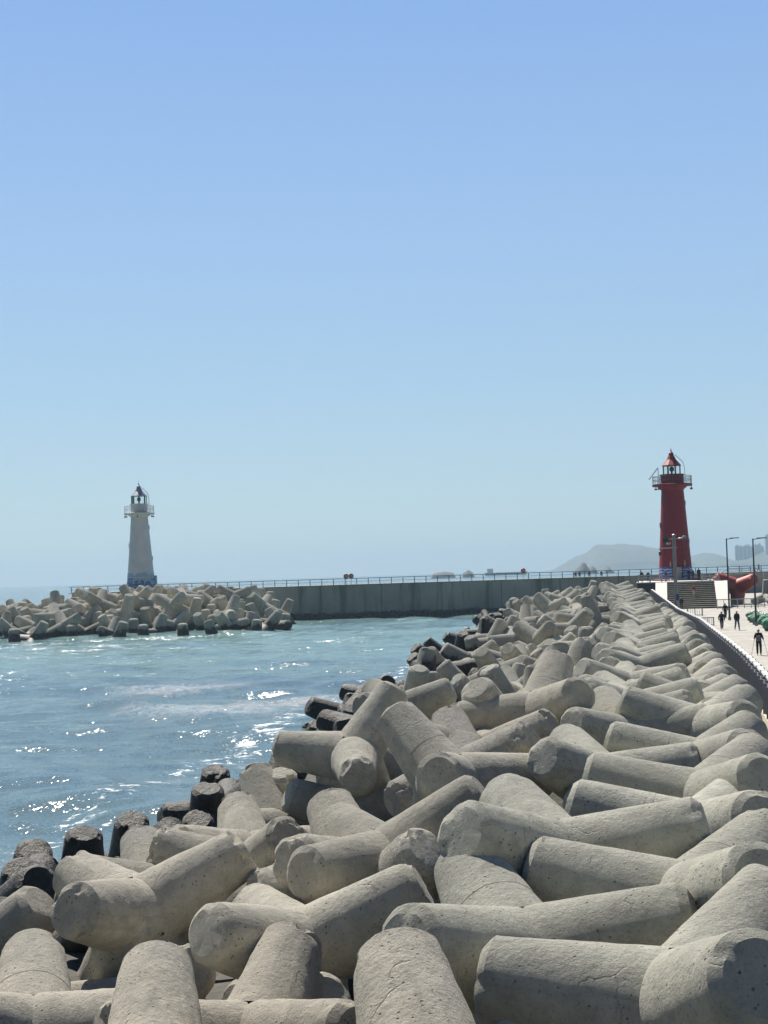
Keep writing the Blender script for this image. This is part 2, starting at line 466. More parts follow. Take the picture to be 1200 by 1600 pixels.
# ---------------------------------------------------------------- sea
def build_sea():
    ys = [3.0]
    while ys[-1] < 330: ys.append(ys[-1] + max(.42, ys[-1]*.0055))
    while ys[-1] < 6600: ys.append(ys[-1]*1.06)
    ys = [-60, -20] + ys
    us = list(np.linspace(-.33, .33, 190)); us = [-1.0, -.8, -.65, -.5] + us + [.5, .65, .8, 1.0]
    ys = np.array(ys); us = np.array(us)
    Y, U = np.meshgrid(ys, us, indexing='ij')
    X = U*np.maximum(Y, 260)
    rng = np.random.RandomState(3)
    Z = np.full_like(X, WATER_Z)
    for k in range(46):
        lam = 1.9*1.075**k*rng.uniform(.8, 1.25)
        th = R(rng.normal(205, 34))
        kx, ky = sin(th)*2*pi/lam, cos(th)*2*pi/lam
        amp = .0075*lam**.72 if lam < 14 else .010*lam**.6
        fade = np.clip(1.6 - Y*.0075*2.2/lam, 0, 1) * (1 if lam < 60 else .4)
        ph = kx*X + ky*Y + rng.uniform(0, 6.28)
        Z += amp*fade*(np.sin(ph) + .25*np.cos(2*ph))
    n, m = X.shape
    v = np.stack([X, Y, Z], -1).reshape(-1, 3)
    i = np.arange(n-1)[:, None]*m + np.arange(m-1)[None, :]
    f = np.stack([i, i+1, i+m+1, i+m], -1).reshape(-1, 4)
    me = bpy.data.meshes.new('sea')
    me.vertices.add(len(v)); me.vertices.foreach_set('co', v.ravel())
    me.loops.add(f.size); me.loops.foreach_set('vertex_index', f.ravel())
    me.polygons.add(len(f)); me.polygons.foreach_set('loop_start', np.arange(0, f.size, 4)); me.polygons.foreach_set('loop_total', np.full(len(f), 4))
    me.polygons.foreach_set('use_smooth', np.ones(len(f), bool))
    me.update(); me.validate()
    # where the swell washes against the armour
    s = np.interp(v[:, 1], RX, RY) - v[:, 0]
    wash = np.clip(1 - np.abs(s-26.0)/3.6, 0, 1)*(v[:, 1] < 270)
    # the toe of the far mound
    d2 = np.clip(1 - np.abs(v[:, 1] - np.interp(v[:, 0], [-90, -60, -30, -14], [234, 224, 224, 262]))/7, 0, 1)*(v[:, 0] < -8)*(v[:, 0] > -95)
    d3 = np.clip(1 - np.abs(v[:, 1]-(288+.12*v[:, 0]))/4, 0, 1)*.7*(v[:, 0] < 60)
    wash = np.maximum(np.maximum(wash, d2), d3)
    a = me.attributes.new('wash', 'FLOAT', 'POINT'); a.data.foreach_set('value', wash.astype(np.float32))
    me.materials.append(M['water'])
    o = bpy.data.objects.new('sea', me); COL.objects.link(o)
    tag(o, kind='structure')
build_sea()

sb = MB(); sb.add([(-7600, -400, -14), (7600, -400, -14), (7600, 7300, -14), (-7600, 7300, -14)], [(0, 1, 2, 3)])
tag(sb.build('seabed', M['seabed']), kind='structure')

# rubble core under the armour
def strip(name, m, prof, d0, d1, step=4, smooth=False, label=None, kind='structure', rough=0):
    b = MB(); D = d0; rows = []
    rng = random.Random(5)
    while D <= d1 + .01:
        rows.append([(rail(D)-s + rng.uniform(-rough, rough), D, z(D) + rng.uniform(-rough, rough)) for s, z in prof]); D += step
    n = len(prof); v = [p for r in rows for p in r]
    b.add(v, [(i*n+j, i*n+j+1, (i+1)*n+j+1, (i+1)*n+j) for i in range(len(rows)-1) for j in range(n-1)])
    o = b.build(name, m, smooth=smooth)
    return tag(o, label, kind=kind)
core = [(-.3, lambda D: -.9), (1.6, lambda D: -.9), (3, lambda D: -1.3+crest(D)), (8, lambda D: -1.5+crest(D)), (9.5, lambda D: -1.7+crest(D)*.9),
        (14, lambda D: -1.8+crest(D)*.6), (17.5, lambda D: -1.9), (20, lambda D: -2.4), (23, lambda D: -4.2), (26, lambda D: -7), (34, lambda D: -14.2)]
cs_ = [c[0] for c in core]
def core_z(s, D): return float(np.interp(s, cs_, [c[1](D) for c in core]))
fine = [(s, (lambda D, s=s: core_z(s, D))) for s in list(np.arange(0, 27, .9))+[30, 34]]
fine = [(-.3, lambda D: -.9)]+fine
strip('breakwater_core', M['rubble'], fine, -10, 262, .9, rough=.22)

# quay slab, right of the fence line
q = MB()
pts = [(rail(D), D) for D in (-60, 0, 20, 60, 74, 88, 108, 126, 160, 207, 260, 310)] + [(330, 310), (330, -60)]
n = len(pts)
q.add([(x, y, 0) for x, y in pts] + [(x, y, -14) for x, y in pts], [tuple(range(n))] + [(i, i+n, (i+1) % n+n, (i+1) % n) for i in range(n)])
tag(q.build('walkway', M['paving']), kind='structure')

# kerb strip between fence and armour
k = MB(); rows = []
for D in list(range(-10, 206, 3)):
    z = fence_z(D)
    rows.append([(rail(D)-1.5, D, -.75), (rail(D)-1.45, D, -.28+z), (rail(D)-.42, D, -.22+z), (rail(D)-.40, D, .10+z), (rail(D)+.22, D, .10+z), (rail(D)+.22, D, -.3)])
v = [p for r in rows for p in r]; n = 6
k.add(v, [(i*n+j, i*n+j+1, (i+1)*n+j+1, (i+1)*n+j) for i in range(len(rows)-1) for j in range(n-1)])
tag(k.build('kerb', M['kerb']), kind='structure')

# ---------------------------------------------------------------- fence beside the walkway
def build_fence():
    root = empty('walkway_fence', (rail(60), 60, 0), 0, 'long low fence of dark slanted panels with white top caps along the walkway', 'fence')
    inv = Vector(root.location)
    D = 24.0; i = 0
    while D < 204:
        x0, x1 = rail(D), rail(D+2.0)
        t = math.atan2(x1-x0, 2.0)          # heading away from +y
        L = 2.0/cos(t); z = fence_z(D) + .10; dz = fence_z(D+2)-fence_z(D)
        cx, cy = (x0+x1)/2-inv.x, D+1-inv.y
        # louvred dark panel, toed in against the line of the fence
        far = D > 120
        p = MB(); a = pi/2 - t
        if i % 2 == 0 or not far:
            pass
        ya = a + R(20)
        p.box((cx-.05, cy, z+.60+dz/2), (L*.88, .07, 1.20), ya)
        for kk in ():
            ox, oy = cos(ya)*kk*L, sin(ya)*kk*L
            p.box((cx-.05+ox-.05*sin(ya)*-1, cy+oy-.05*cos(ya), z+.60+dz/2), (.05, .06, 1.16), ya)
        if i % 2 == 0 or D < 100:
            pp = p.build('panel', M['navy'], root)
        else:
            p.build('panel', M['navy'], root)
        i += 1
        D += 2.0
    # caps: one sloped white capping per bay pair
    D = 24.0
    while D < 204:
        x0, x1 = rail(D), rail(D+2.8)
        c = MB(); z0, z1 = fence_z(D)+1.34, fence_z(D+2.8)+1.34
        for (xa, ya_, za, xb, yb, zb) in ((x0, D, z0, x1-.02, D+2.5, z1),):
            v = []
            for x, y, zz in ((xa, ya_, za), (xb, yb, zb)):
                for ox, oz in ((-.13, 0), (.13, 0), (.11, .06), (-.11, .08)):
                    v.append((x+ox-inv.x, y-inv.y, zz+oz))
            c.add(v, [(0, 1, 2, 3), (7, 6, 5, 4), (0, 4, 5, 1), (1, 5, 6, 2), (2, 6, 7, 3), (3, 7, 4, 0)])
        c.build('cap', M['white'], root)
        D += 2.8
    # pale raking rods between the panels
    D = 24.0
    while D < 124:
        r_ = MB(); x = rail(D)-inv.x-.16; z = fence_z(D)
        r_.bar((x-.10, D-inv.y, z+.1), (x+.04, D+.6-inv.y, z+1.34), .04, 6)
        r_.build('rod', M['white'], root)
        D += 2.0
build_fence()

# ---------------------------------------------------------------- far pier wall
def build_pier():
    root = empty('pier_wall', (0, 292, 0), 0, 'long stained concrete pier wall with a thin handrail crossing behind the harbour water', 'wall')
    a = math.atan(.12)
    ca, sa = cos(a), sin(a)
    x = -61.0; top = 3.95; k = 0
    w_ = MB()
    while x < 165:
        L = 12.0
        w_.box(((x+L/2), 3.0, (top-14)/2 + (.02 if k % 2 else 0)), (L-.16, 6.0, top+14))
        w_.box((x+L, 3.15, (top-14)/2-.1), (.2, 5.9, top+13.6))
        x += L; k += 1
    o = w_.build('wall', M['pier'], root)
    w_ = MB(); w_.box((52, 3.0, top+.09), (227, 6.3, .14)); w_.build('coping', M['pier'], root)
    rl = MB()
    rl.box((51.5, .35, top+1.32), (226, .11, .11)); rl.box((51.5, .35, top+.74), (226, .05, .05))
    rl.build('handrail', M['darkmetal'], root)
    xx = -61.0; i = 0
    while xx < 165 and i < 99:
        pb = MB(); pb.box((xx, .35, top+.72), (.13, .13, 1.16)); pb.build('post', M['darkmetal'], root)
        xx += 2.3; i += 1
    root.rotation_euler = (0, 0, a)
    # dark weed-covered toe
    t = MB(); rng = random.Random(2)
    for i in range(420):
        xx = rng.uniform(-60, 60); yy = rng.uniform(-3.4, .2)
        t.box((xx, yy+292+.12*xx, -3.0 + .30*(yy+3.4) + rng.uniform(-.25, .25)), (rng.uniform(.9, 2.2), rng.uniform(.8, 1.6), rng.uniform(.7, 1.3)), rng.uniform(0, 3), rng.uniform(.5, .8))
    tag(t.build('toe_rubble', M['rubble']), 'dark weed covered rocks along the waterline of the pier wall', kind='stuff')
build_pier()

# ---------------------------------------------------------------- lighthouses
def lighthouse(loc, s, mats, label, red):
    root = empty('lighthouse', loc, 0, label, 'lighthouse')
    body, roofm = mats
    r0_, r1_ = s['r0'], s['r1']; H1 = s['h']
    t = MB()
    prof = [(r0_, 0)] + [(r0_+(r1_-r0_)*z, z*H1) for z in np.linspace(.02, 1, 20)] + [(r1_+.05, H1+.15), (s['rd']*.72, s['deck']-.45), (s['rd']*.74, s['deck']-.02)]
    tw = t.build('tower', body, root) if False else None
    t.lathe(prof, 56)
    tower = t.build('tower', body, root, smooth=True)
    d = MB(); d.lathe([(s['rd']-.08, s['deck']-.30), (s['rd'], s['deck']-.24), (s['rd'], s['deck']), (s['rd']-.1, s['deck']+.03)], 56)
    d.build('gallery_deck', body, root, smooth=True)
    dr = MB(); dr.lathe([(s['rp'], s['deck']), (s['rp'], s['drum']-.18), (s['rp']+.1, s['drum']-.14), (s['rp']+.1, s['drum']), (s['rp']-.2, s['drum']+.02)], 48)
    drum = dr.build('parapet_drum', body, root, smooth=True)
    bn = MB(); bn.ring(s['rp']+.02, s['deck']+.55*(s['drum']-s['deck']), .05, 40); bn.ring(s['rp']+.02, s['deck']+.14*(s['drum']-s['deck']), .05, 40)
    bn.build('moulding', body, drum)
    # lantern: glazing, posts, lamp
    rl = s['rl']; z0, z1 = s['drum'], s['roof']
    g = MB(); g.lathe([(rl-.03, z0+.02), (rl-.03, z1)], 12, cap=False); g.build('glazing', M['glass'], root)
    for k in range(8):
        a = 2*pi*k/8 + .2
        p = MB(); p.bar((rl*cos(a), rl*sin(a), z0), (rl*cos(a), rl*sin(a), z1), .10, 6); p.build('glazing_bar', M['darkmetal'], root)
    lp = MB(); lp.lathe([(.16, z0), (.16, z0+.35*(z1-z0)), (.34, z0+.4*(z1-z0)), (.36, z0+.75*(z1-z0)), (.1, z0+.9*(z1-z0))], 16)
    lp.build('lamp', M['darkmetal'], root, smooth=True)
    rf = MB(); zt = s['tip']; zr = z1; ze = zr+(zt-zr)*.66
    rf.lathe([(rl*.9, zr-.06), (rl+.13, zr-.04), (rl+.15, zr+.04), (rl*.55, zr+(ze-zr)*.52), (rl*.27, ze-.06), (rl*.30, ze), (rl*.26, ze+.18), (rl*.10, ze+.42*(zt-ze)), (.015, zt)], 12)
    roof = rf.build('roof', roofm, root)
    if s.get('rod'):
        x = MB(); x.bar((0, 0, zt-.1), (0, 0, zt+s['rod']), .02, 6); x.build('lightning_rod', M['darkmetal'], roof)
    # gallery railing
    gr = MB(); zr_ = s['deck']; hh = 1.25*s['k']
    for zz in (hh, hh*.52):
        gr.ring(s['rd']-.1, zr_+zz, .035*s['k'], 40)
    for k in range(36):
        a = 2*pi*k/36
        gr.bar(((s['rd']-.1)*cos(a), (s['rd']-.1)*sin(a), zr_), ((s['rd']-.1)*cos(a), (s['rd']-.1)*sin(a), zr_+hh), .028*s['k'], 5)
    gr.build('railing', body if not red else M['darkmetal'], root)
    # floodlights slung under the deck
    for k, a in enumerate((200, 216, 272, -22, -8)):
        a = R(a); f = MB(); x, y = (s['rd']-.15)*cos(a), (s['rd']-.15)*sin(a)
        f.bar((x, y, zr_-.3), (x, y, zr_-.62), .04, 6); f.box((x, y, zr_-.75), (.36, .26, .24), a)
        f.build('floodlight', M['black'], root)
    # sloping solar panel on the left of the gallery
    sp = MB(); x0 = -s['rd']
    sp.add([(x0-.45, -.6, zr_+hh*.75), (x0+.85, -.6, zr_+hh*2.1), (x0+.85, .8, zr_+hh*2.1), (x0-.45, .8, zr_+hh*.75),
            (x0-.42, -.6, zr_+hh*.70), (x0+.88, -.6, zr_+hh*2.05), (x0+.88, .8, zr_+hh*2.05), (x0-.42, .8, zr_+hh*.70)],
           [(0, 1, 2, 3), (7, 6, 5, 4), (0, 4, 5, 1), (1, 5, 6, 2), (2, 6, 7, 3), (3, 7, 4, 0)])
    sp.bar((x0+.85, -.5, zr_), (x0+.85, -.5, zr_+hh*2.1), .05, 6)
    if red: sp.build('solar_panel', M['darkmetal'], root)
    # ladder from the gallery to the roof
    ld = MB(); a = R(-12); 
    for off in (-.22, .22):
        ca_, sa_ = cos(a), sin(a)
        pts = [(s['rl']+.75, zr_), (s['rl']+.55, s['roof']-.1), (s['rl']+.35, s['roof']+.55), (s['rl']*.42, ze-.1)]
        for (ra, za), (rb, zb) in zip(pts[:-1], pts[1:]):
            ld.bar((ra*ca_-off*sa_, ra*sa_+off*ca_, za), (rb*ca_-off*sa_, rb*sa_+off*ca_, zb), .035, 5)
    for k in range(12):
        tt = k/11; ra = s['rl']+.75-.2*tt; za = zr_+(s['roof']-.1-zr_)*tt
        ld.bar((ra*ca_+.22*sa_, ra*sa_-.22*ca_, za), (ra*ca_-.22*sa_, ra*sa_+.22*ca_, za), .022, 5)
    ld.build('ladder', M['white'] if not red else M['darkmetal'], root)
    # small windows up the shaft
    for (aa, zz) in ((6, .86), (6, .44), (182, .62)):
        a = R(aa); rr = r0_+(r1_-r0_)*zz
        wn = MB(); wn.box((0, 0, 0), (.5*s['k'], .22, .75*s['k']))
        o = wn.build('window', M['darkmetal'] if red else M['greyroof'], root); o.location = (rr*cos(a), rr*sin(a), zz*H1); o.rotation_euler = (0, 0, a+pi/2)
    return root, tower

redL, redtower = lighthouse((44.6, 228, 3.45), dict(r0=2.62, r1=1.70, h=14.0, rd=3.05, deck=14.95, rp=1.78, drum=16.5, rl=1.36, roof=17.85, tip=20.55, k=1.0),
    (M['red'], M['red']), 'tall tapering red lighthouse at the top of the steps with a cone roof', True)
whL, whtower = lighthouse((-50.0, 302, 4.1), dict(r0=2.95, r1=1.72, h=14.9, rd=3.08, deck=15.8, rp=1.74, drum=17.7, rl=1.5, roof=19.3, tip=22.1, k=1.15, rod=.7),
    (M['dirtywhite'], M['greyroof']), 'white lighthouse with blue painted waves round its foot on the far pier', False)

def cone_patch(root, name, m, r0_, r1_, H1, z0, z1, a0, a1, off=.03, jag=0, seed=1, n=28):
    """a painted patch wrapped on the tapering shaft, its upper edge wavy when jag > 0"""
    rng = random.Random(seed); b = MB(); v = []
    ph = [rng.uniform(0, 6) for _ in range(3)]
    for k in range(n+1):
        a = a0+(a1-a0)*k/n
        j = jag*(sin(a*5+ph[0])*.5 + sin(a*11+ph[1])*.35 + abs(sin(a*8+ph[2]))*.4)
        for zz in (z0, z1+j):
            rr = r0_+(r1_-r0_)*zz/H1+off
            v.append((rr*cos(a), rr*sin(a), zz))
        for zz in (z1+j, z0):
            rr = r0_+(r1_-r0_)*zz/H1-.05
            v.append((rr*cos(a), rr*sin(a), zz))
    f = []
    for k in range(n):
        for q_ in range(4):
            f.append((k*4+q_, k*4+(q_+1) % 4, (k+1)*4+(q_+1) % 4, (k+1)*4+q_))
    f += [(0, 3, 2, 1), (n*4, n*4+1, n*4+2, n*4+3)]
    b.add(v, f)
    return b.build(name, m, root)

def wave_paint():
    m, t, b = nodes('blue_wave_paint'); N = NT(t)
    P = N.n('TexCoord').outputs['Object']
    wv = N.n('TexWave', wave_type='BANDS', bands_direction='Z'); wv.inputs['Scale'].default_value = .75; wv.inputs['Distortion'].default_value = 4.2
    wv.inputs['Detail'].default_value = 2; wv.inputs['Detail Scale'].default_value = 1.4
    N.l(P, wv.inputs['Vector'])
    c = N.mix(N.mp(wv.outputs['Fac'], .72, .84), (.02, .08, .26), (.32, .40, .48))
    c = N.mix(N.mp(wv.outputs['Fac'], .12, .0, 0, .8), c, (.012, .04, .20))
    N.l(c, b.inputs['Base Color']); b.inputs['Roughness'].default_value = .5
    return m
M['wave'] = wave_paint()
def deep_paint():
    m, t, b = nodes('deep_blue_mural'); N = NT(t)
    P = N.n('TexCoord').outputs['Object']
    n1 = N.noise(N.mapping(P, scale=(.5, .5, .8)), 1.3, 5, .6, 1.5)
    sp = N.n('SeparateXYZ'); N.l(P, sp.inputs[0])
    f = N.math('ADD', n1, N.mp(sp.outputs['Z'], 0, 3, .18, -.16))
    c = N.mix(N.mp(f, .44, .52), (.20, .30, .38), (.014, .07, .22))
    N.l(c, b.inputs['Base Color']); b.inputs['Roughness'].default_value = .5
    return m
M['deep'] = deep_paint()
# red lighthouse: mural, door, sign, painted figures, plinth
cone_patch(redL, 'wave_mural', M['wave'], 2.62, 1.70, 14, .45, 2.15, R(-172), R(-112), jag=.12, seed=3)
cone_patch(redL, 'wave_mural', M['wave'], 2.62, 1.70, 14, .45, 2.15, R(-76), R(-6), jag=.12, seed=5)
pl = MB(); pl.lathe([(3.5, -.02), (3.5, .34), (3.42, .42)], 40); pl.box((1.6, -1.6, .20), (5.2, 2.6, .40)); pl.build('plinth', M['red'], redL)
dm = MB(); dm.box((-.18, -2.62, 1.15), (1.15, .34, 2.0)); door = dm.build('door', M['wallw'], redL)
fr = MB(); fr.box((-.82, -2.66, 1.2), (.14, .4, 2.2)); fr.box((.46, -2.66, 1.2), (.14, .4, 2.2)); fr.box((-.18, -2.66, 2.28), (1.42, .4, .14)); fr.build('door_frame', M['red'], door)
hd = MB(); hd.box((.22, -2.82, 1.1), (.08, .08, .3)); hd.build('handle', M['steel'], door)
dp = MB(); dp.box((.05, -3.3, .22), (3.1, 1.2, .5)); dp.build('door_step', M['wallw'], redL)
# four dull raised characters over the door, too small to read
sg = MB()
for k in range(5):
    x = -.9+k*.42
    sg.box((x, -2.20, 5.15), (.05, .1, .34)); sg.box((x+.14, -2.20, 5.15), (.05, .1, .34)); sg.box((x+.07, -2.20, 5.33 if k % 2 else 5.02), (.24, .1, .05))
sg.build('lettering', simple('dull_letter_paint', (.22, .10, .07), .6), redL)
def figure_mark(a, z, sc):
    b = MB(); rr = 2.62-.0657*z+.03
    out = [(-.28, -1), (-.12, -.2), (-.34, .1), (-.1, .35), (-.14, .8), (0, 1.1), (.14, .8), (.1, .35), (.34, .1), (.12, -.2), (.28, -1), (0, -.55)]
    b.prism([(x*sc, zz*sc) for x, zz in out], -.04, .04)
    o = b.build('painted_mark', simple('pale_pink_paint', (.62, .40, .38), .6), redL)
    o.location = (rr*cos(a), rr*sin(a), z); o.rotation_euler = (-.06, 0, a+pi/2)
figure_mark(R(-66), 2.7, .55); figure_mark(R(-118), 2.65, .48)
# white lighthouse: blue mural and small annexe
cone_patch(whL, 'sea_mural', M['deep'], 2.95, 1.72, 14.9, .02, 2.6, R(-185), R(5), jag=.0, seed=8, n=48)
cone_patch(whL, 'wave_mural', M['deep'], 2.95, 1.72, 14.9, 2.75, 3.35, R(-185), R(5), jag=.45, seed=4, n=64)
ax = MB(); ax.box((2.95, .2, 1.5), (.5, 1.4, 3.0)); ax.build('duct', M['deep'], whL)

# ---------------------------------------------------------------- raised platform and its steps
YAW = R(-11)
plat = empty('lighthouse_platform', (43.45, 211.7, 0), YAW, 'raised concrete platform under the red lighthouse', 'platform')
def on_plat(lx, ly):
    return (43.45+lx*cos(YAW)-ly*sin(YAW), 211.7+lx*sin(YAW)+ly*cos(YAW))
pb = MB(); pb.box((-1.7, 14.2, 1.72), (11.6, 28, 3.46)); pb.build('slab', M['dark'], plat)
pc = MB(); pc.box((-1.7, 14.1, 3.52), (11.9, 28.3, .16)); pc.build('coping', M['wallw'], plat)
st = empty('stairs', (41.25, 200.3, 0), YAW, 'wide flight of weathered stone steps leading up to the red lighthouse', 'stairs')
NS = 14
tb = MB(); rb = MB()
for i in range(NS):
    z = 3.45*(i+1)/NS; y = i*.80
    rb.box((0, y+.38, z/2-.03), (6.5, .70, z-.06)); tb.box((0, y+.40, z-.03), (6.56, .86, .075))
tb.build('treads', M['step'], st); rb.build('risers', M['riser'], st)
def cheek(name, x0, x1, bx0, bx1):
    b = MB()
    v = [(bx0, -1.2, 0), (bx1, -1.2, 0), (x1, 11.35, 0), (x0, 11.35, 0), (bx0, -1.2, .25), (bx1, -1.2, .25), (x1, 11.35, 3.56), (x0, 11.35, 3.56)]
    b.add(v, [(3, 2, 1, 0), (4, 5, 6, 7), (0, 1, 5, 4), (1, 2, 6, 5), (2, 3, 7, 6), (3, 0, 4, 7)])
    b.build(name, M['wallw'], st)
cheek('cheek_wall', -4.9, -3.3, -4.9, -3.3)
cheek('cheek_wall', 3.3, 5.2, 3.3, 5.0)

def white_rail(x0, x1, label, n):
    wx, wy = on_plat((x0+x1)/2, .35)
    r_ = empty('white_railing', (wx, wy, 3.6), YAW, label, 'railing', 'white slatted railings on the platform')
    L = x1-x0
    for k in range(3):
        b = MB(); b.box((0, 0, .28+.36*k), (L, .07, .17)); b.build('rail', M['white'], r_)
    for k in range(n):
        b = MB(); b.box((-L/2+L*k/(n-1), .05, .56), (.16, .14, 1.12)); b.build('post', M['white'], r_)
white_rail(-7.3, -4.0, 'white slatted railing on the left edge of the lighthouse platform', 3)
white_rail(1.6, 4.0, 'white slatted railing on the platform right of the steps', 3)

# ---------------------------------------------------------------- landing and side stairs at the pier wall, right
ls = empty('side_stairs', (70, 294, 0), math.atan(.12), 'grey double flight of steps with handrails against the pier wall', 'stairs')
b = MB(); b.box((0, -.9, 1.9), (5.5, 2, 3.8)); b.build('landing', M['pier'], ls)
for sgn in (-1, 1):
    b = MB()
    for i in range(16):
        x = sgn*(2.75+.42*(i+.5)); z = 3.8-(i+1)*.225
        b.box((x, -.9, z/2), (.42, 1.9, z))
    b.build('flight', M['pier'], ls)
    b = MB()
    for yy in (-1.8,):
        b.bar((sgn*2.75, yy, 4.9), (sgn*9.5, yy, 1.3), .09, 6); b.bar((sgn*2.75, yy, 4.3), (sgn*9.5, yy, .7), .06, 6)
        for i in range(5):
            t_ = i/4; b.bar((sgn*(2.75+6.75*t_), yy, 3.8-3.6*t_), (sgn*(2.75+6.75*t_), yy, 4.9-3.6*t_), .08, 6)
    b.build('handrail', M['white'], ls)
b = MB(); b.bar((-2.75, -1.8, 4.9), (2.75, -1.8, 4.9), .08, 6); b.bar((-2.75, -1.8, 4.4), (2.75, -1.8, 4.4), .06, 6)
for x in (-2.75, 0, 2.75): b.bar((x, -1.8, 3.8), (x, -1.8, 5.0), .10, 6)
b.build('landing_rail', M['white'], ls)

# ---------------------------------------------------------------- far land
def ridge(name, y, prof, depth, m, label=None, kind='structure', cat=None, seed=1, step=None, rough=.03):
    """a hill: skyline profile (x, height) given body along y, rounded front to back"""
    kz = y/(3000. if y < 5400 and y > 4800 else (3250. if y > 5400 else (2650. if y > 4000 else y)))
    depth *= kz
    xs = [p[0] for p in prof]; hs = [((p[1]-6)*kz+6 if p[1] > 0 else p[1]) for p in prof]
    n = 90; q_ = 22; v = []
    rng = random.Random(seed)
    for i in range(n+1):
        x = xs[0]+(xs[-1]-xs[0])*i/n
        h = float(np.interp(x, xs, hs))
        h *= 1+rough*mnoise.noise(Vector((x*.017, seed, 0)))*2
        h += max(h, 1)**.5*.35*mnoise.noise(Vector((x*.07, seed, 3)))*rough*14
        for j in range(q_+1):
            t = j/q_*2-1
            z = h*(1-t*t)**.8*(1+.10*mnoise.noise(Vector((x*.02, t*3, seed)))) + (WATER_Z-1 if abs(t) > .98 else WATER_Z*.5*abs(t))
            v.append((x, y+t*depth*(.45+.55*min(1, h/40)), z))
    f = [(i*(q_+1)+j, i*(q_+1)+j+1, (i+1)*(q_+1)+j+1, (i+1)*(q_+1)+j) for i in range(n) for j in range(q_)]
    b = MB(); b.add(v, f)
    o = b.build(name, m, smooth=False)
    return tag(o, label, cat, kind=kind)
D1 = 5200.
def px2x(px, D): return (px-600)/2311*D + .8
ridge('hill', D1, [(px2x(862, D1), -3), (px2x(885, D1), 17), (px2x(905, D1), 33), (px2x(918, D1), 37), (px2x(932, D1), 50), (px2x(950, D1), 52), (px2x(970, D1), 51),
                   (px2x(990, D1), 48), (px2x(1012, D1), 43), (px2x(1030, D1), 36), (px2x(1050, D1), 20), (px2x(1066, D1), -3)], 260, M['forest'], seed=2)
ridge('hill', 5600, [(px2x(1060, 5600), -3), (px2x(1080, 5600), 17), (px2x(1092, 5600), 28), (px2x(1100, 5600), 30), (px2x(1112, 5600), 25), (px2x(1132, 5600), 11), (px2x(1145, 5600), 2), (px2x(1150, 5600), -3)], 220, M['forest'], seed=5)
ridge('hill', 4600, [(px2x(1098, 4600), -3), (px2x(1104, 4600), 7), (px2x(1120, 4600), 11), (px2x(1140, 4600), 10), (px2x(1160, 4600), 13), (px2x(1178, 4600), 20), (px2x(1200, 4600), 30), (px2x(1240, 4600), 34), (px2x(1290, 4600), 28), (px2x(1330, 4600), -3)], 150, M['forest'], seed=9)
for (a_, pts, lab) in ((1, [(893, -2), (896, 4), (901, 8), (906, 14), (911, 13), (914, 7), (918, 6), (921, 9), (925, 7), (930, -2)], 'twin-peaked rocky islet in front of the left part of the hazy hill'),
                       (2, [(937, -2), (941, 4), (945, 7), (949, 5), (955, -2)], 'small pointed islet in front of the middle of the hazy hill'),
                       (3, [(669, -2), (673, 4), (680, 5.5), (690, 6.5), (698, 6), (704, 5), (708, -2)], 'long low hazy islet left of the peaked one on the horizon'),
                       (4, [(718, -2), (720, 4), (724, 6), (727, 8), (731, 6), (735, 4), (737, -2)], 'small peaked hazy islet alone on the horizon')):
    D_ = 2100.
    o = ridge('islet', D_, [(px2x(x, D_), z) for x, z in pts], 25, M['rock'], lab, kind='thing', cat='islet', seed=20+a_, rough=.05)
    o['category'] = 'islet'
# far ship
sh = empty('cargo_ship', (px2x(784, 2500), 2500, WATER_Z), 0, 'tiny hazy cargo ship on the horizon right of the islets', 'ship')
b = MB(); b.add([(-32, -5, -1), (30, -5, -1), (36, 0, -1), (30, 5, -1), (-32, 5, -1), (-33, -5, 4.5), (32, -5, 4.5), (40, 0, 5.5), (32, 5, 4.5), (-33, 5, 4.5)],
             [(4, 3, 2, 1, 0), (5, 6, 7, 8, 9), (0, 1, 6, 5), (1, 2, 7, 6), (2, 3, 8, 7), (3, 4, 9, 8), (4, 0, 5, 9)]); b.build('hull', M['darkmetal'], sh)
b = MB(); b.box((-24, 0, 8), (10, 8, 7)); b.build('bridge', M['white'], sh)

def tower(px, wpx, top_px, D, label, seed):
    rng = random.Random(seed); x = px2x(px, D); wm = wpx/2311*D
    hz = 878.5+(1200-px)*.031
    top = 6+(hz-top_px)/2311*D
    r_ = empty('tower_block', (x, D, 0), 0, label, 'tower block', 'hazy tower blocks on the far shore')
    b = MB(); b.box((0, 0, top/2-1), (wm, wm*.6, top+2)); b.box((wm*.18, -wm*.06, top/2-1), (wm*.3, wm*.6, top+1)); b.build('wall', M['tower'], r_)
    b = MB(); b.box((rng.uniform(-.2, .2)*wm, 0, top+2), (wm*.35, wm*.3, 4.)); b.build('roof_hut', M['tower'], r_)
    b = MB()
    nf = max(3, int(top/4.5))
    for i in range(nf):
        b.box((-wm*.22, -wm*.3-.06, 4+i*(top-5)/nf), (wm*.42, .1, 2.2))
    b.build('windows', M['darkmetal'], r_)
tw = [(1148.5, 6, 853.5), (1155.5, 7, 854.5), (1162, 6, 853.5), (1167.5, 4.5, 853), (1172, 4, 855.5), (1178, 5, 852), (1183.5, 5, 851), (1188.5, 4, 854.5), (1193.3, 3.5, 861), (1198, 9.5, 837), (1206, 8, 848), (1214, 8, 842), (1223, 8, 850), (1232, 8, 846)]
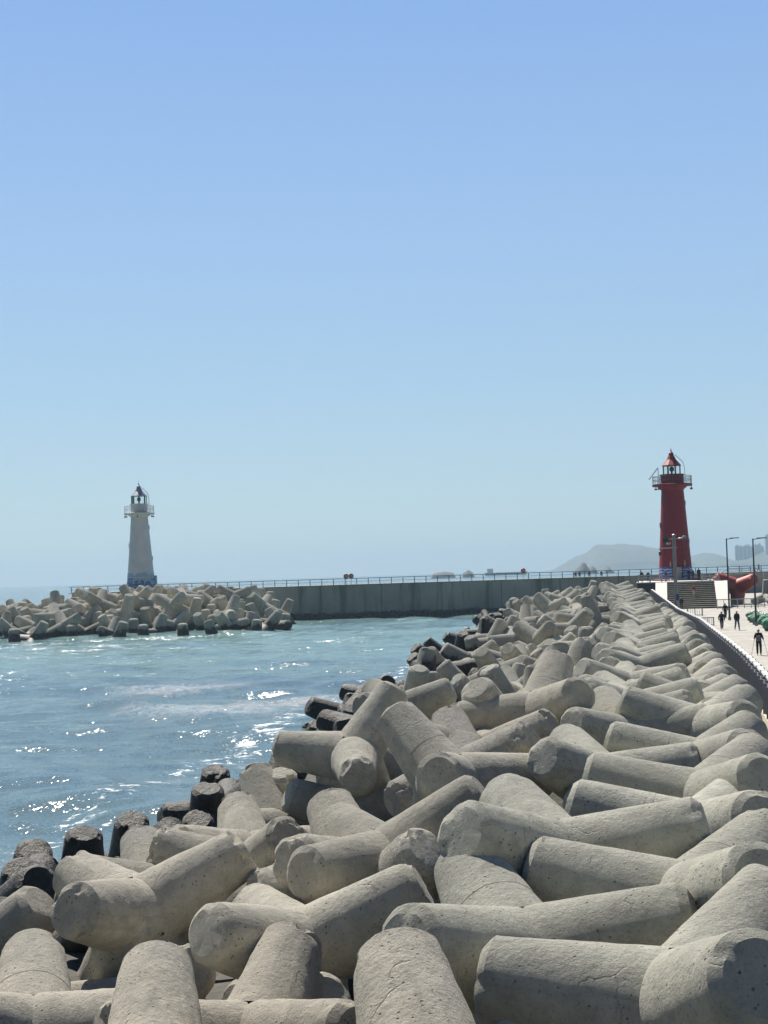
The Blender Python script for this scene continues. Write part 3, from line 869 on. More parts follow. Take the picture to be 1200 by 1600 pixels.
nm = ['squat block at the left end of the hazy skyline', 'second block of the hazy skyline counted from its left end', 'third block from the left end of the hazy skyline', 'narrow fourth block from the left of the skyline', 'fifth and lower block just left of the nearer lamp post',
      'sixth block, just right of the nearer lamp post head', 'seventh block with the highest roof hut of its row', 'eighth block, narrow, beside the low one', 'lowest block of the skyline left of the tallest tower', 'tallest hazy tower at the right edge of the photo',
      'tower just outside the tallest one', 'second tower past the tallest one', 'third tower past the tallest one', 'last tower past the tallest one']
for i, (a_, b_, c_) in enumerate(tw): tower(a_, b_, c_, 4590 if i != 9 else 4500, nm[i], i)

# ---------------------------------------------------------------- tetrapods
S2 = 2*math.sqrt(2)/3
LEGD = [Vector((0, 0, 1)), Vector((S2, 0, -1/3)), Vector((-S2/2, S2*.8660254, -1/3)), Vector((-S2/2, -S2*.8660254, -1/3))]
def pod_geometry(nseg, rings, seed, amp):
    """four tapering legs meeting at the middle, tip faces chamfered, mould seams and worn edges"""
    H = 3.9; L = .6433*H; rt = .133*H; rr = .205*H
    v = []; f = []
    rng = random.Random(seed)
    for li, d in enumerate(LEGD):
        a = d.cross(Vector((.31, .87, .17))).normalized(); b = d.cross(a)
        st = [L*x for x in np.linspace(.12, .93, rings)]
        prof = [(t, rr+(rt-rr)*t/L) for t in st]
        out = []
        if rings > 6:
            # collar seam where leg mould met the body
            cs = .004 if (seed+li) % 3 == 0 else 0
            for t, r_ in prof:
                out.append((t, r_+(cs if t > L*.40 else 0)))
            if cs: k = next(i for i, p in enumerate(out) if p[0] > L*.40)
            if cs: out.insert(k, (L*.40+.004, rr+(rt-rr)*.40+.004)); out.insert(k, (L*.40, rr+(rt-rr)*.40-.002))
        else: out = prof
        ch = .12
        out += [(L-ch*.95, rt+(rr-rt)*.05), (L-ch*.5, rt-ch*.34), (L-.012, rt-ch*.86), (L, rt-ch*1.0)]
        if rings > 6: out += [(L, rt*.55), (L+.0, rt*.2)]
        base = len(v)
        worn = [rng.uniform(0, 1) for _ in range(3)]
        for t, r_ in out:
            for k in range(nseg):
                an = 2*pi*k/nseg
                e = 0
                if rings > 6 and (k == li*5 % nseg or k == (li*5+nseg//2) % nseg) and t < L-ch: e = .010
                p = d*t+(a*cos(an)+b*sin(an))*(r_+e)
                if amp:
                    q = p*1.1+Vector((seed*7.3, li*3.1, 0))
                    n1 = mnoise.noise(q*1.0); n2 = mnoise.noise(q*3.3); n3 = mnoise.noise(q*9.)
                    dd = amp*(.012*n1+.010*n2+.005*n3)
                    if t > L-ch*1.5 and r_ > rt*.7:       # chipped rim
                        c = max(0, mnoise.noise(q*2.6+Vector((5, 5, 5)))-.12)
                        dd -= amp*.16*c
                    dirr = (p-d*t).normalized()*.7+d*(.7 if t > L-ch*1.2 else 0)
                    p = p+dirr*dd
                v.append(p)
        nr = len(out)
        for i in range(nr-1):
            for k in range(nseg):
                f.append((base+i*nseg+k, base+i*nseg+(k+1) % nseg, base+(i+1)*nseg+(k+1) % nseg, base+(i+1)*nseg+k))
        f.append(tuple(base+(nr-1)*nseg+k for k in range(nseg)))
    return v, f
def pod_mesh(name, nseg, rings, seed, amp):
    v, f = pod_geometry(nseg, rings, seed, amp)
    me = bpy.data.meshes.new(name); me.from_pydata([tuple(p) for p in v], [], f)
    me.materials.append(M['pod'])
    me.polygons.foreach_set('use_smooth', [True]*len(me.polygons))
    me.set_sharp_from_angle(angle=R(24 if nseg > 20 else 30))
    me.validate()
    return me
POD_NEAR = [pod_mesh('tetrapod', 56, 18, s, 1.0) for s in (1, 2, 3, 4)]
POD_WORN = [pod_mesh('tetrapod', 56, 18, s, 2.2) for s in (7, 8, 9)]
POD_MID = [pod_mesh('tetrapod', 32, 9, s, 1.2) for s in (11, 12)]
POD_FAR = pod_mesh('tetrapod', 18, 4, 20, 0)

# every tetrapod: zone, x, y, z, quaternion*999, label of the nearest ones
CRUSTY = {'f12', 'f15'}
PODS = [
('f',-2.25,23.29,-1.37,789,-508,-91,-331,('f1', 'warm grey tetrapod whose single broad leg rises at the bottom edge, left of centre')),
('f',0.36,15.52,0.26,859,-481,-140,-95,('f2', 'wide pale leg of a tetrapod rising at the bottom edge beside the long horizontal leg')),
('f',-1.71,26.89,-0.80,821,429,-372,22,('f3', 'brown-grey tetrapod spreading two big legs in a shallow V behind the bottom-edge leg')),
('f',-1.11,28.02,-2.40,835,-507,-140,-153,('f36', 'small leg top showing between the two broad bottom-edge legs')),
('f',-3.99,33.60,-1.80,809,324,-461,-160,('f4', 'tetrapod with a cratered leg end, lying behind the big shallow V one')),
('f',-5.17,29.99,-0.74,786,525,-297,127,('f5', 'log-like brown tetrapod with both leg ends facing the viewer, lower left near the black ones')),
('f',-5.95,30.19,-2.58,790,97,269,-541,('f6', 'tetrapod with one stubby leg standing up and a flat round top, lower left')),
('f',-3.37,20.28,-0.88,841,-502,-141,-135,('f7', 'dark grey rounded leg rising at the bottom edge, lower left')),
('f',-5.96,24.08,-1.39,334,-119,-541,-761,('f8', 'domed brown leg of a tetrapod near the bottom left corner')),
('f',-8.74,29.80,-1.88,195,-362,207,-886,('f9', 'tetrapod leg entering from the left edge below the black wet ones')),
('R',-7.35,29.67,-3.62,493,430,370,658,('f10', 'tetrapod leg lying flat in the bottom left corner')),
('f',-0.15,30.17,0.06,417,-357,270,-790,('f11', 'long grey tetrapod with a seam, its round end pointing right beside the crest rows')),
('f',-0.60,30.05,-0.93,1,-270,312,-910,('f12', 'white-crusted tetrapod leg end just left of the lowest crest rows')),
('f',-1.12,44.96,0.47,432,420,-512,-610,('f13', 'pale three-legged tetrapod, highest on the left edge of the slope by the water')),
('f',1.35,35.48,0.90,588,9,-420,-690,('f14', 'big dark tetrapod leg leaning left, behind the white-crusted three-legged one')),
('f',2.10,40.61,0.41,115,48,-460,-878,('f15', 'three-legged tetrapod crusted white, lying in the middle of the slope')),
('f',2.62,41.94,0.60,138,-374,362,-841,('f16', 'tetrapod with a smooth round leg end facing the viewer beside the crest rows')),
('f',4.39,43.59,1.67,642,561,-149,499,('f17', 'dark tetrapod perched on the edge of the crest rows behind the round-ended one')),
('f',-0.97,45.47,-1.52,635,-240,-493,542,('f18', 'level tetrapod, its pale cut end facing left, just below the highest three-legged one')),
('f',-0.69,30.84,-0.28,409,-74,-496,-761,('f19', 'smooth grey domed leg just behind the long seamed tetrapod')),
('f',-3.43,35.51,-1.15,55,270,-406,870,('f20', 'tetrapod with a pitted leg end facing right, behind the log-like brown one')),
('f',-3.73,37.74,-1.20,330,-106,-513,-784,('f21', 'speckled tetrapod leg rising next to the black waterline tetrapods, centre left')),
('f',-5.73,35.52,-1.55,375,-89,-541,-746,('f22', 'speckled domed leg just behind the log-like brown tetrapod')),
('f',-7.57,35.55,-2.43,719,192,297,-597,('f23', 'small rounded leg top between the black tetrapods and the log-like brown one')),
('f',-9.17,43.47,-3.40,694,89,185,-689,('f24', 'tallest black wet leg standing at the waterline, lower left')),
('f',-10.80,44.04,-3.55,735,166,270,-598,('f25', 'upper of the two black wet legs at the far left edge of the slope')),
('f',-10.08,39.95,-3.29,157,153,-293,930,('f26', 'lower of the two black wet legs at the far left edge of the slope')),
('f',-8.54,47.88,-3.46,725,170,252,-617,('f27', 'small black wet leg top right of the tallest black leg at the waterline')),
('f',-6.25,49.77,-3.12,141,-13,205,-967,('f28', 'shiny black leg in the water above the speckled tetrapod, centre left')),
('f',-6.82,56.53,-3.44,979,187,41,44,('f29', 'black flat-topped leg furthest out in the small black group, centre left')),
('f',-3.67,45.49,-1.83,503,-77,-384,-770,('f30', 'brown tetrapod leg leaning beside the upright square-looking leg, centre left')),
('f',-6.34,49.39,-3.66,246,100,-308,913,('f31', 'low round leg top just above the pitted leg end, centre left')),
('f',-7.09,47.46,-3.58,879,-442,-141,-106,('f32', 'low pale leg top between the black leg and the speckled one')),
('f',0.29,60.71,0.26,362,554,273,-697,('f33', 'round leg end peeping out behind the highest tetrapod by the water')),
('f',3.56,44.86,0.73,528,-22,-360,768,('f34', 'speckled tetrapod leg rising in the middle of the slope behind the big dark leg')),
('R',1.83,44.75,-1.55,786,461,35,409,('f37', 'small leg end tucked behind the long seamed tetrapod')),
('f',-3.49,47.55,-2.49,973,168,21,-150,('f38', 'upright flat-topped leg beside the brown leaning one, centre left')),
('n',3.40,17.65,0.67,586,239,-614,-470,('n1', 'grey crest tetrapod at lower right, its thick round joint at the right edge')),
('n',3.39,17.43,-0.46,658,177,-568,-460,('n0', 'crest tetrapod cut by the bottom edge, bottom right corner')),
('n',1.69,20.57,0.55,801,484,-330,-116,('n2', 'clean crest tetrapod with the longest level leg, second row up from the bottom edge')),
('n',4.32,21.87,0.84,631,215,-569,-480,('n3', 'crest tetrapod third row up, its leg end pointing left under the round-ended row')),
('n',2.59,23.92,1.16,820,454,-326,-112,('n4', 'crest tetrapod with a big round left end beside the long seamed tetrapod')),
('n',5.58,27.29,0.84,641,235,-544,-487,('n5', 'crest tetrapod fifth row up from the bottom, cracked at its right end')),
('n',6.27,29.95,1.06,645,242,-551,-468,('n6', 'crest tetrapod sixth row up, its left leg pointing at the smooth round leg end')),
('n',5.00,36.49,-0.30,836,-451,-288,116,('n7', 'crest tetrapod with a broad leg rising to the left behind the fifth row')),
('n',5.07,36.34,0.64,824,458,-306,-122,('n8', 'crest tetrapod with a rough dark left end just right of the smooth round leg end')),
('n',7.69,36.81,0.86,644,230,-535,-494,('n9', 'slim-looking crest tetrapod eighth row up from the bottom edge')),
('n',6.71,42.17,0.95,792,468,-354,-163,('n10', 'crest tetrapod with a wide shallow V of legs, ninth row up from the bottom')),
('n',8.77,41.73,1.19,655,229,-503,-513,('n11', 'crest tetrapod tenth row up, where the fence first meets the right edge')),
('N',7.24,46.90,0.85,800,413,-393,-181,None),
('N',8.33,51.17,0.84,829,386,-377,-140,None),
('N',8.75,55.54,0.82,808,431,-383,-110,None),
('N',9.60,59.78,0.92,808,360,-394,-246,None),
('N',10.35,63.65,0.74,849,447,-272,-67,None),
('N',11.33,67.69,1.01,822,410,-382,-89,None),
('N',12.09,71.79,0.98,817,475,-319,-61,None),
('N',12.49,75.97,0.92,790,425,-391,-200,None),
('N',13.37,80.02,1.02,857,363,-356,-69,None),
('N',14.04,84.18,0.97,796,426,-396,-162,None),
('N',14.34,88.51,1.01,841,387,-357,-118,None),
('N',15.62,92.53,1.02,777,485,-345,-199,None),
('N',15.91,96.84,1.00,819,431,-366,-84,None),
('N',16.74,100.86,0.99,816,431,-376,-72,None),
('N',17.68,104.89,1.25,855,346,-358,-140,None),
('R',18.25,109.28,0.99,825,439,-322,-145,None),
('N',19.02,113.58,1.07,822,401,-360,-180,None),
('N',19.49,117.62,1.10,826,445,-321,-120,None),
('N',20.33,122.01,1.09,851,395,-310,-146,None),
('N',20.93,126.07,1.17,815,382,-416,-122,None),
('N',21.48,130.34,1.14,797,481,-342,-121,None),
('N',22.39,134.60,1.22,822,420,-351,-154,None),
('N',22.86,138.81,1.00,824,429,-365,-51,None),
('N',23.53,143.18,1.23,816,415,-367,-158,None),
('N',23.97,147.07,1.12,837,366,-384,-130,None),
('N',24.53,150.88,1.34,781,488,-362,-135,None),
('N',24.91,155.05,1.40,824,435,-320,-168,None),
('N',25.58,159.05,1.42,823,377,-411,-101,None),
('N',25.99,163.01,1.47,853,375,-353,-72,None),
('N',26.77,167.38,1.72,819,422,-371,-109,None),
('N',26.73,171.54,1.79,836,448,-314,-15,None),
('R',27.79,175.86,1.72,831,421,-353,-76,None),
('N',28.14,179.74,1.84,849,384,-360,-9,None),
('N',28.45,183.59,2.06,829,406,-345,-163,None),
('N',29.03,187.40,2.26,836,380,-379,-109,None),
('R',29.48,191.58,2.13,847,387,-357,-63,None),
('N',30.22,195.40,2.58,839,418,-309,-156,None),
('N',30.56,199.24,2.60,818,381,-409,-127,None),
('R',9.14,44.60,0.53,629,246,-564,-473,None),
('N',10.10,48.48,0.57,572,152,-558,-580,None),
('N',11.00,52.47,0.67,659,230,-472,-536,None),
('N',11.16,56.06,0.46,594,166,-566,-545,None),
('N',12.04,59.76,0.55,655,204,-509,-518,None),
('N',13.16,63.33,0.49,659,264,-538,-452,None),
('N',13.52,67.14,0.51,597,214,-559,-533,None),
('N',14.26,70.95,0.53,668,217,-528,-475,None),
('N',14.93,75.00,0.59,635,223,-547,-496,None),
('N',15.40,78.67,0.66,661,208,-559,-454,None),
('R',16.05,82.34,0.44,662,225,-514,-494,None),
('N',17.03,85.93,0.57,611,215,-605,-460,None),
('N',17.01,89.48,0.50,580,227,-493,-606,None),
('N',18.01,93.28,0.56,689,337,-495,-405,None),
('N',18.50,97.17,0.50,644,261,-492,-523,None),
('R',19.34,101.05,0.42,690,268,-510,-436,None),
('R',19.75,104.74,0.43,660,190,-532,-493,None),
('N',20.79,108.54,0.74,677,267,-516,-450,None),
('N',21.14,112.53,0.63,627,245,-556,-486,None),
('N',21.86,116.09,0.77,676,218,-512,-481,None),
('N',22.63,119.79,0.61,643,185,-549,-498,None),
('N',22.74,123.56,0.61,631,233,-537,-507,None),
('N',23.42,127.22,0.63,649,211,-558,-471,None),
('R',24.15,131.01,0.50,682,248,-510,-460,None),
('R',24.51,134.57,0.42,624,238,-526,-526,None),
('N',25.39,138.53,0.41,640,271,-532,-482,None),
('N',25.82,142.31,0.60,672,278,-520,-445,None),
('R',26.14,146.35,0.38,673,252,-533,-444,None),
('N',27.12,150.42,0.61,672,174,-581,-423,None),
('R',27.26,154.16,0.40,641,261,-533,-484,None),
('R',27.91,158.19,0.33,672,243,-514,-472,None),
('R',28.38,162.22,0.52,660,247,-508,-494,None),
('N',28.59,165.73,0.79,652,197,-552,-479,None),
('R',29.21,169.45,0.69,643,291,-528,-470,None),
('N',29.69,173.41,1.01,646,231,-533,-493,None),
('R',30.23,177.44,0.84,671,224,-485,-512,None),
('R',30.58,180.97,0.96,671,176,-519,-498,None),
('N',31.31,184.75,1.33,662,235,-521,-483,None),
('R',31.85,188.74,1.33,672,247,-507,-478,None),
('R',31.85,192.67,1.41,678,229,-541,-441,None),
('N',32.62,196.23,1.47,629,279,-498,-525,None),
('R',32.81,200.32,1.67,679,285,-526,-425,None),
('s',-1.68,51.56,-2.97,411,-843,-181,293,None),
('R',-4.53,54.60,-3.10,262,-291,-874,286,None),
('R',-1.68,56.93,-3.16,584,-774,240,5,None),
('s',-4.97,58.98,-3.34,675,-53,324,-659,None),
('R',5.60,58.82,-1.11,314,606,-659,311,None),
('R',5.09,61.14,-1.92,911,-51,-93,396,None),
('R',-1.35,63.87,-3.34,565,-400,639,-333,None),
('s',-5.04,62.58,-3.56,561,392,728,0,None),
('R',4.93,66.01,-2.13,926,21,-100,-360,None),
('R',0.56,66.74,-2.06,430,-215,-423,-767,None),
('s',-1.77,66.65,-2.93,265,-164,868,384,None),
('R',-4.06,68.03,-4.04,627,577,492,172,None),
('R',2.09,68.75,-1.91,396,223,-848,-269,None),
('R',-2.53,68.43,-2.48,38,-422,903,-55,None),
('R',-3.17,73.08,-3.56,283,189,-105,933,None),
('R',8.22,73.58,-1.46,273,573,-512,577,None),
('R',4.62,74.87,-2.49,556,310,688,346,None),
('R',0.21,74.48,-3.03,115,-793,94,-589,None),
('R',-2.45,75.98,-3.45,831,418,-62,-359,None),
('R',9.32,76.94,-1.32,244,-514,-664,-483,None),
('R',4.76,79.16,-2.28,434,-855,201,195,None),
('R',1.72,76.69,-2.70,296,38,-901,311,None),
('R',-0.17,80.79,-3.20,493,81,240,-831,None),
('s',-4.57,78.80,-4.05,707,-137,-663,-198,None),
('R',10.00,81.13,-1.34,686,432,514,277,None),
('R',6.29,85.36,-2.49,356,-503,-662,-424,None),
('R',2.04,82.71,-3.08,43,37,-47,-996,None),
('R',-0.85,83.93,-3.93,118,-408,738,523,None),
('s',-3.90,81.65,-4.48,16,-568,-625,533,None),
('s',7.00,87.43,-1.89,379,-817,368,227,None),
('R',1.67,87.59,-2.97,338,-524,-326,709,None),
('R',-1.19,87.36,-3.98,179,666,-239,682,None),
('R',9.93,88.20,-1.73,632,-569,481,-210,None),
('s',6.82,90.94,-2.19,763,580,273,65,None),
('R',3.65,88.90,-3.04,39,-563,663,489,None),
('R',-0.61,90.54,-2.90,330,348,129,867,None),
('s',-2.73,89.64,-3.63,945,-95,149,272,None),
('s',10.07,94.94,-0.92,223,17,-827,-513,None),
('R',7.90,95.88,-2.48,514,-98,-41,850,None),
('R',4.31,96.11,-3.24,603,-550,527,-232,None),
('R',0.78,98.08,-4.07,197,-682,-387,-587,None),
('s',11.29,99.04,-1.43,738,-370,445,-344,None),
('R',8.24,99.49,-2.49,639,643,405,114,None),
('s',4.85,99.64,-2.70,763,-132,-582,-245,None),
('R',2.16,100.77,-3.47,306,204,619,-692,None),
('R',11.17,103.77,-2.02,151,-373,749,524,None),
('R',8.05,104.36,-2.71,433,42,775,456,None),
('s',6.29,102.77,-2.26,632,-82,701,-318,None),
('R',2.06,103.64,-3.56,159,-686,586,398,None),
('R',-0.39,104.09,-3.90,432,-505,-422,-615,None),
('s',14.22,105.75,-0.72,350,-752,-340,441,None),
('s',10.24,107.43,-2.00,221,-654,-628,357,None),
('R',4.60,106.75,-3.54,946,-48,-97,303,None),
('R',2.51,109.01,-3.67,501,409,-611,455,None),
('R',13.21,109.88,-1.77,611,-664,407,-134,None),
('R',10.05,112.62,-1.42,340,-669,443,489,None),
('R',8.73,110.38,-2.76,256,99,-43,-959,None),
('R',5.00,110.66,-3.32,189,671,-603,-385,None),
('R',1.06,113.03,-4.14,421,-262,-143,856,None),
('R',15.12,115.26,-1.34,906,-2,-184,-379,None),
('R',11.03,115.48,-2.42,427,-848,-157,267,None),
('R',8.22,116.00,-2.74,845,12,-227,482,None),
('R',5.00,117.42,-3.32,675,128,494,531,None),
('R',3.26,115.32,-3.96,601,694,392,16,None),
('R',14.17,120.62,-1.35,167,242,331,-895,None),
('R',10.48,120.39,-2.71,539,-830,80,109,None),
('R',6.88,119.59,-2.97,524,780,340,20,None),
('R',5.97,122.10,-3.46,881,17,45,468,None),
('R',3.05,120.52,-4.33,86,617,-603,-497,None),
('R',17.02,125.54,-0.99,598,772,176,119,None),
('R',13.02,125.84,-2.29,318,101,-31,-941,None),
('R',10.63,125.34,-2.29,803,-123,-494,-305,None),
('R',8.35,125.56,-2.80,869,475,69,-106,None),
('R',17.74,128.70,-1.13,393,164,-865,261,None),
('R',11.88,129.09,-2.68,403,-401,-748,-339,None),
('R',9.01,128.87,-2.79,827,-370,312,-283,None),
('R',5.70,130.06,-3.51,97,-517,-640,-558,None),
('R',17.17,131.02,-0.78,352,468,-798,136,None),
('R',14.34,131.93,-2.19,539,-830,71,112,None),
('R',7.44,133.82,-2.59,276,471,834,-65,None),
('R',5.22,132.28,-2.98,63,-149,983,77,None),
('R',16.17,134.50,-1.84,173,699,-526,-450,None),
('R',10.40,134.81,-2.64,309,416,-239,820,None),
('R',8.35,137.54,-3.17,670,-114,441,-584,None),
('R',4.50,135.54,-4.09,327,556,-352,677,None),
('R',18.40,137.57,-0.88,97,375,-769,506,None),
('R',13.77,142.08,-2.60,390,-425,-731,-362,None),
('R',11.15,139.90,-2.58,926,-322,133,-140,None),
('R',8.48,141.03,-3.53,803,-195,-94,554,None),
('R',5.23,139.31,-3.98,203,200,-865,411,None),
('R',18.47,142.60,-1.06,436,300,780,-331,None),
('R',14.74,146.56,-2.26,32,426,759,-490,None),
('R',10.92,144.76,-2.77,876,-385,221,-184,None),
('R',9.02,144.88,-3.18,602,578,-212,-506,None),
('R',18.29,144.91,-1.18,628,184,-688,311,None),
('R',14.40,152.07,-1.43,400,326,295,803,None),
('R',12.82,150.05,-3.03,81,-734,-176,-650,None),
('R',10.07,148.84,-3.30,735,423,450,276,None),
('R',6.07,148.21,-3.92,201,-235,863,397,None),
('R',16.19,154.16,-2.31,622,-658,401,-135,None),
('R',12.18,153.28,-3.25,176,110,-29,-977,None),
('R',8.28,153.14,-4.17,790,-79,-84,601,None),
('s',19.27,155.94,-0.72,424,754,476,155,None),
('R',18.11,157.35,-1.64,686,-706,164,42,None),
('R',12.64,156.90,-2.81,143,-577,-521,611,None),
('R',10.47,158.67,-3.30,427,-845,-319,0,None),
('R',8.26,156.44,-3.96,924,-21,-256,-279,None),
('R',20.48,159.41,-1.19,224,-389,748,488,None),
('R',16.79,161.60,-2.06,310,-307,775,454,None),
('R',12.94,161.66,-2.79,507,-194,-785,-296,None),
('R',10.08,161.75,-3.47,380,-486,-784,-44,None),
('R',22.17,165.70,-0.76,647,-361,567,-357,None),
('R',19.41,166.86,-1.66,591,-784,187,14,None),
('R',14.03,163.94,-2.62,269,906,-91,-311,None),
('R',10.06,165.22,-3.25,218,304,-48,925,None),
('R',21.91,168.40,-0.42,438,837,39,323,None),
('R',20.49,171.39,-0.93,321,237,-902,-157,None),
('R',14.12,167.95,-2.68,624,108,-754,167,None),
('R',11.27,169.67,-3.43,283,-253,630,676,None),
('s',22.92,174.22,-0.39,891,7,-305,334,None),
('R',20.02,174.00,-1.08,340,-732,-573,138,None),
('R',17.40,173.51,-2.28,350,-476,-681,-430,None),
('R',11.87,173.01,-3.74,591,-779,206,-6,None),
('R',9.38,171.26,-3.08,662,410,-616,-107,None),
('R',22.99,177.43,-0.71,494,-83,716,-484,None),
('R',18.18,176.89,-1.66,883,-322,-79,329,None),
('R',14.67,178.21,-3.11,438,-211,-853,-183,None),
('R',10.26,178.63,-3.20,569,670,-338,332,None),
('R',19.85,179.61,-0.79,565,-329,-753,-51,None),
('R',19.88,181.65,-1.72,392,-368,-772,-335,None),
('R',16.25,181.02,-2.24,320,444,-316,774,None),
('R',13.62,182.56,-3.30,473,334,-709,400,None),
('R',10.30,181.90,-3.87,853,-36,-512,-78,None),
('R',23.33,183.72,-0.73,174,669,-309,652,None),
('R',19.82,188.13,-1.28,45,933,117,-334,None),
('R',18.25,185.23,-1.81,413,59,-154,895,None),
('R',13.30,185.78,-3.48,296,-747,-384,453,None),
('R',11.65,183.48,-3.54,140,-375,-125,-907,None),
('R',20.06,191.29,-1.40,126,-103,-59,-984,None),
('R',16.25,189.15,-2.83,436,-33,-898,27,None),
('R',14.90,191.99,-3.39,396,357,-768,353,None),
('R',11.60,191.12,-3.85,520,813,191,174,None),
('s',26.38,190.78,0.33,968,-27,-237,68,None),
('R',22.38,194.34,-1.19,759,89,-118,-633,None),
('R',18.10,192.89,-2.02,517,813,141,223,None),
('R',15.11,195.22,-2.86,94,136,863,475,None),
('R',12.08,194.42,-3.86,437,145,806,-371,None),
('R',26.44,198.43,0.32,329,-839,-372,218,None),
('R',21.69,197.27,-1.10,442,-32,-160,-881,None),
('R',18.89,195.90,-2.09,187,581,-544,574,None),
('R',14.88,199.70,-2.86,270,-284,-272,-878,None),
('s',27.68,201.75,0.85,340,-144,792,484,None),
('R',20.51,200.22,-1.43,279,266,-198,-900,None),
('R',17.84,200.07,-2.71,59,-713,-149,-682,None),
('R',15.91,203.96,-3.06,758,-600,231,-95,None),
('R',22.11,205.88,-1.07,353,713,-456,396,None),
('R',19.05,205.83,-2.48,886,-81,-132,435,None),
('R',16.50,207.27,-2.62,549,77,-88,827,None),
('R',13.41,206.20,-3.93,424,340,706,452,None),
('R',24.60,211.56,-0.89,199,646,-371,635,None),
('R',19.94,209.07,-1.94,545,241,-709,374,None),
('R',17.57,212.36,-3.19,233,-153,-20,959,None),
('R',27.41,212.81,0.53,962,215,-116,-111,None),
('R',23.79,215.50,-0.41,501,-468,-460,-562,None),
('R',20.71,213.66,-1.65,820,-69,-530,-199,None),
('R',18.98,215.52,-2.35,332,-762,-545,99,None),
('R',14.36,213.98,-3.66,53,-617,534,574,None),
('R',27.20,216.57,-0.20,413,-209,-865,-188,None),
('R',23.24,218.18,-1.56,345,-846,-281,290,None),
('R',19.94,218.39,-2.37,326,-497,-501,-627,None),
('R',17.73,220.13,-3.40,436,236,-826,265,None),
('R',14.77,217.11,-4.24,423,288,-801,307,None),
('s',30.61,223.37,1.61,565,-566,595,59,None),
('R',27.83,224.33,0.28,677,-732,59,-19,None),
('R',20.01,224.35,-2.13,910,14,112,397,None),
('R',18.41,223.41,-3.36,826,-103,-123,539,None),
('R',15.11,222.88,-3.76,317,479,746,-334,None),
('R',29.54,227.90,0.75,132,49,-903,403,None),
('R',22.93,226.08,-1.38,33,168,-859,480,None),
('R',19.05,226.80,-2.10,105,924,-360,-61,None),
('R',17.25,227.55,-2.59,596,-379,-12,-707,None),
('R',16.27,226.30,-4.05,261,-583,-581,-503,None),
('R',27.00,228.58,-0.18,570,-265,-628,-458,None),
('R',24.00,229.81,-0.98,586,-52,552,589,None),
('R',22.03,228.94,-2.37,380,-332,-807,-303,None),
('R',19.50,231.24,-3.31,110,-685,-272,-665,None),
('R',16.41,230.13,-4.23,112,474,707,-510,None),
('R',30.32,235.46,0.30,488,851,-134,-132,None),
('R',25.83,233.47,-1.25,447,19,742,-497,None),
('R',22.41,232.59,-1.97,594,151,-742,268,None),
('R',19.60,235.91,-3.01,468,820,285,-161,None),
('R',17.21,235.01,-3.67,349,-836,-56,-418,None),
('R',29.20,242.99,-0.47,391,319,-792,340,None),
('R',25.21,241.65,-1.78,550,-210,680,-434,None),
('R',20.34,241.14,-2.88,208,777,173,566,None),
('R',18.00,239.74,-3.66,888,-140,108,-422,None),
('R',1.44,53.39,-2.14,423,25,-898,-108,None),
('s',-5.84,52.82,-2.46,142,700,692,91,None),
('s',0.82,56.27,-2.11,398,462,725,-316,None),
('R',5.68,63.30,-1.18,424,162,411,-789,None),
('R',1.42,64.40,-2.23,846,-244,272,-386,None),
('R',3.17,58.55,-1.26,824,-484,170,235,None),
('s',2.50,84.39,-2.16,332,-101,736,-579,None),
('s',6.65,67.18,-0.85,529,-74,-95,-839,None),
('R',1.08,72.12,-2.62,393,-66,850,341,None),
('s',-1.23,69.97,-1.57,715,-492,-332,367,None),
('R',5.33,70.15,-1.87,249,-465,738,418,None),
('s',6.01,74.66,-1.07,584,355,561,465,None),
('s',9.73,78.56,0.04,163,-727,-131,652,None),
('s',6.66,76.70,-0.88,847,340,-361,-185,None),
('s',1.14,75.17,-1.03,239,150,722,630,None),
('s',-2.93,79.77,-3.25,241,795,-482,275,None),
('s',6.85,81.58,-1.28,308,25,501,-807,None),
('s',-2.27,81.71,-1.99,239,-823,463,222,None),
('s',9.82,84.70,-0.69,681,682,174,-197,None),
('s',8.87,90.86,-1.01,371,453,809,-12,None),
('s',4.72,89.50,-1.52,670,157,581,431,None),
('s',-0.70,92.43,-1.85,738,-310,539,258,None),
('s',11.57,92.56,-0.40,210,535,683,448,None),
('R',0.34,94.48,-3.06,210,212,-938,173,None),
('s',13.32,98.30,0.38,576,284,-607,-465,None),
('s',6.66,94.15,-0.84,596,-670,-409,164,None),
('s',3.58,99.42,-0.91,450,-83,-701,-546,None),
('s',11.28,101.60,-1.07,776,-547,304,66,None),
('s',11.85,107.56,-0.71,193,-462,857,-108,None),
('s',6.15,110.95,-1.04,484,431,-194,-735,None),
('R',0.90,107.90,-2.86,422,46,-556,-713,None),
('s',14.59,110.85,-0.52,396,-68,-840,-361,None),
('s',9.22,109.12,-1.16,651,-382,-393,524,None),
('s',3.24,113.23,-2.03,474,-765,-428,69,None),
('R',6.06,114.14,-2.70,481,-575,-489,-444,None),
('s',13.20,113.75,-1.43,739,-651,60,158,None),
('s',11.73,114.72,0.32,57,-401,279,870,None),
('s',7.31,120.81,-1.53,494,755,362,232,None),
('s',3.88,121.40,-1.64,718,384,-194,-546,None),
('s',17.62,125.39,1.24,976,-126,-153,-74,None),
('s',12.41,122.43,-1.50,558,-333,734,192,None),
('R',5.71,125.48,-2.75,825,-262,-498,33,None),
('s',10.89,127.25,-0.21,649,-472,318,502,None),
('s',8.96,128.85,-0.56,101,168,-800,-565,None),
('s',6.27,129.57,-1.50,553,-298,773,-73,None),
('s',15.45,131.49,-0.01,425,-865,-262,-25,None),
('R',11.86,131.16,-1.46,94,-197,562,-796,None),
('s',17.39,134.41,0.94,403,-779,-437,-196,None),
('R',14.48,136.80,-1.62,224,241,-277,-902,None),
('s',10.54,134.76,-0.47,5,-6,780,-624,None),
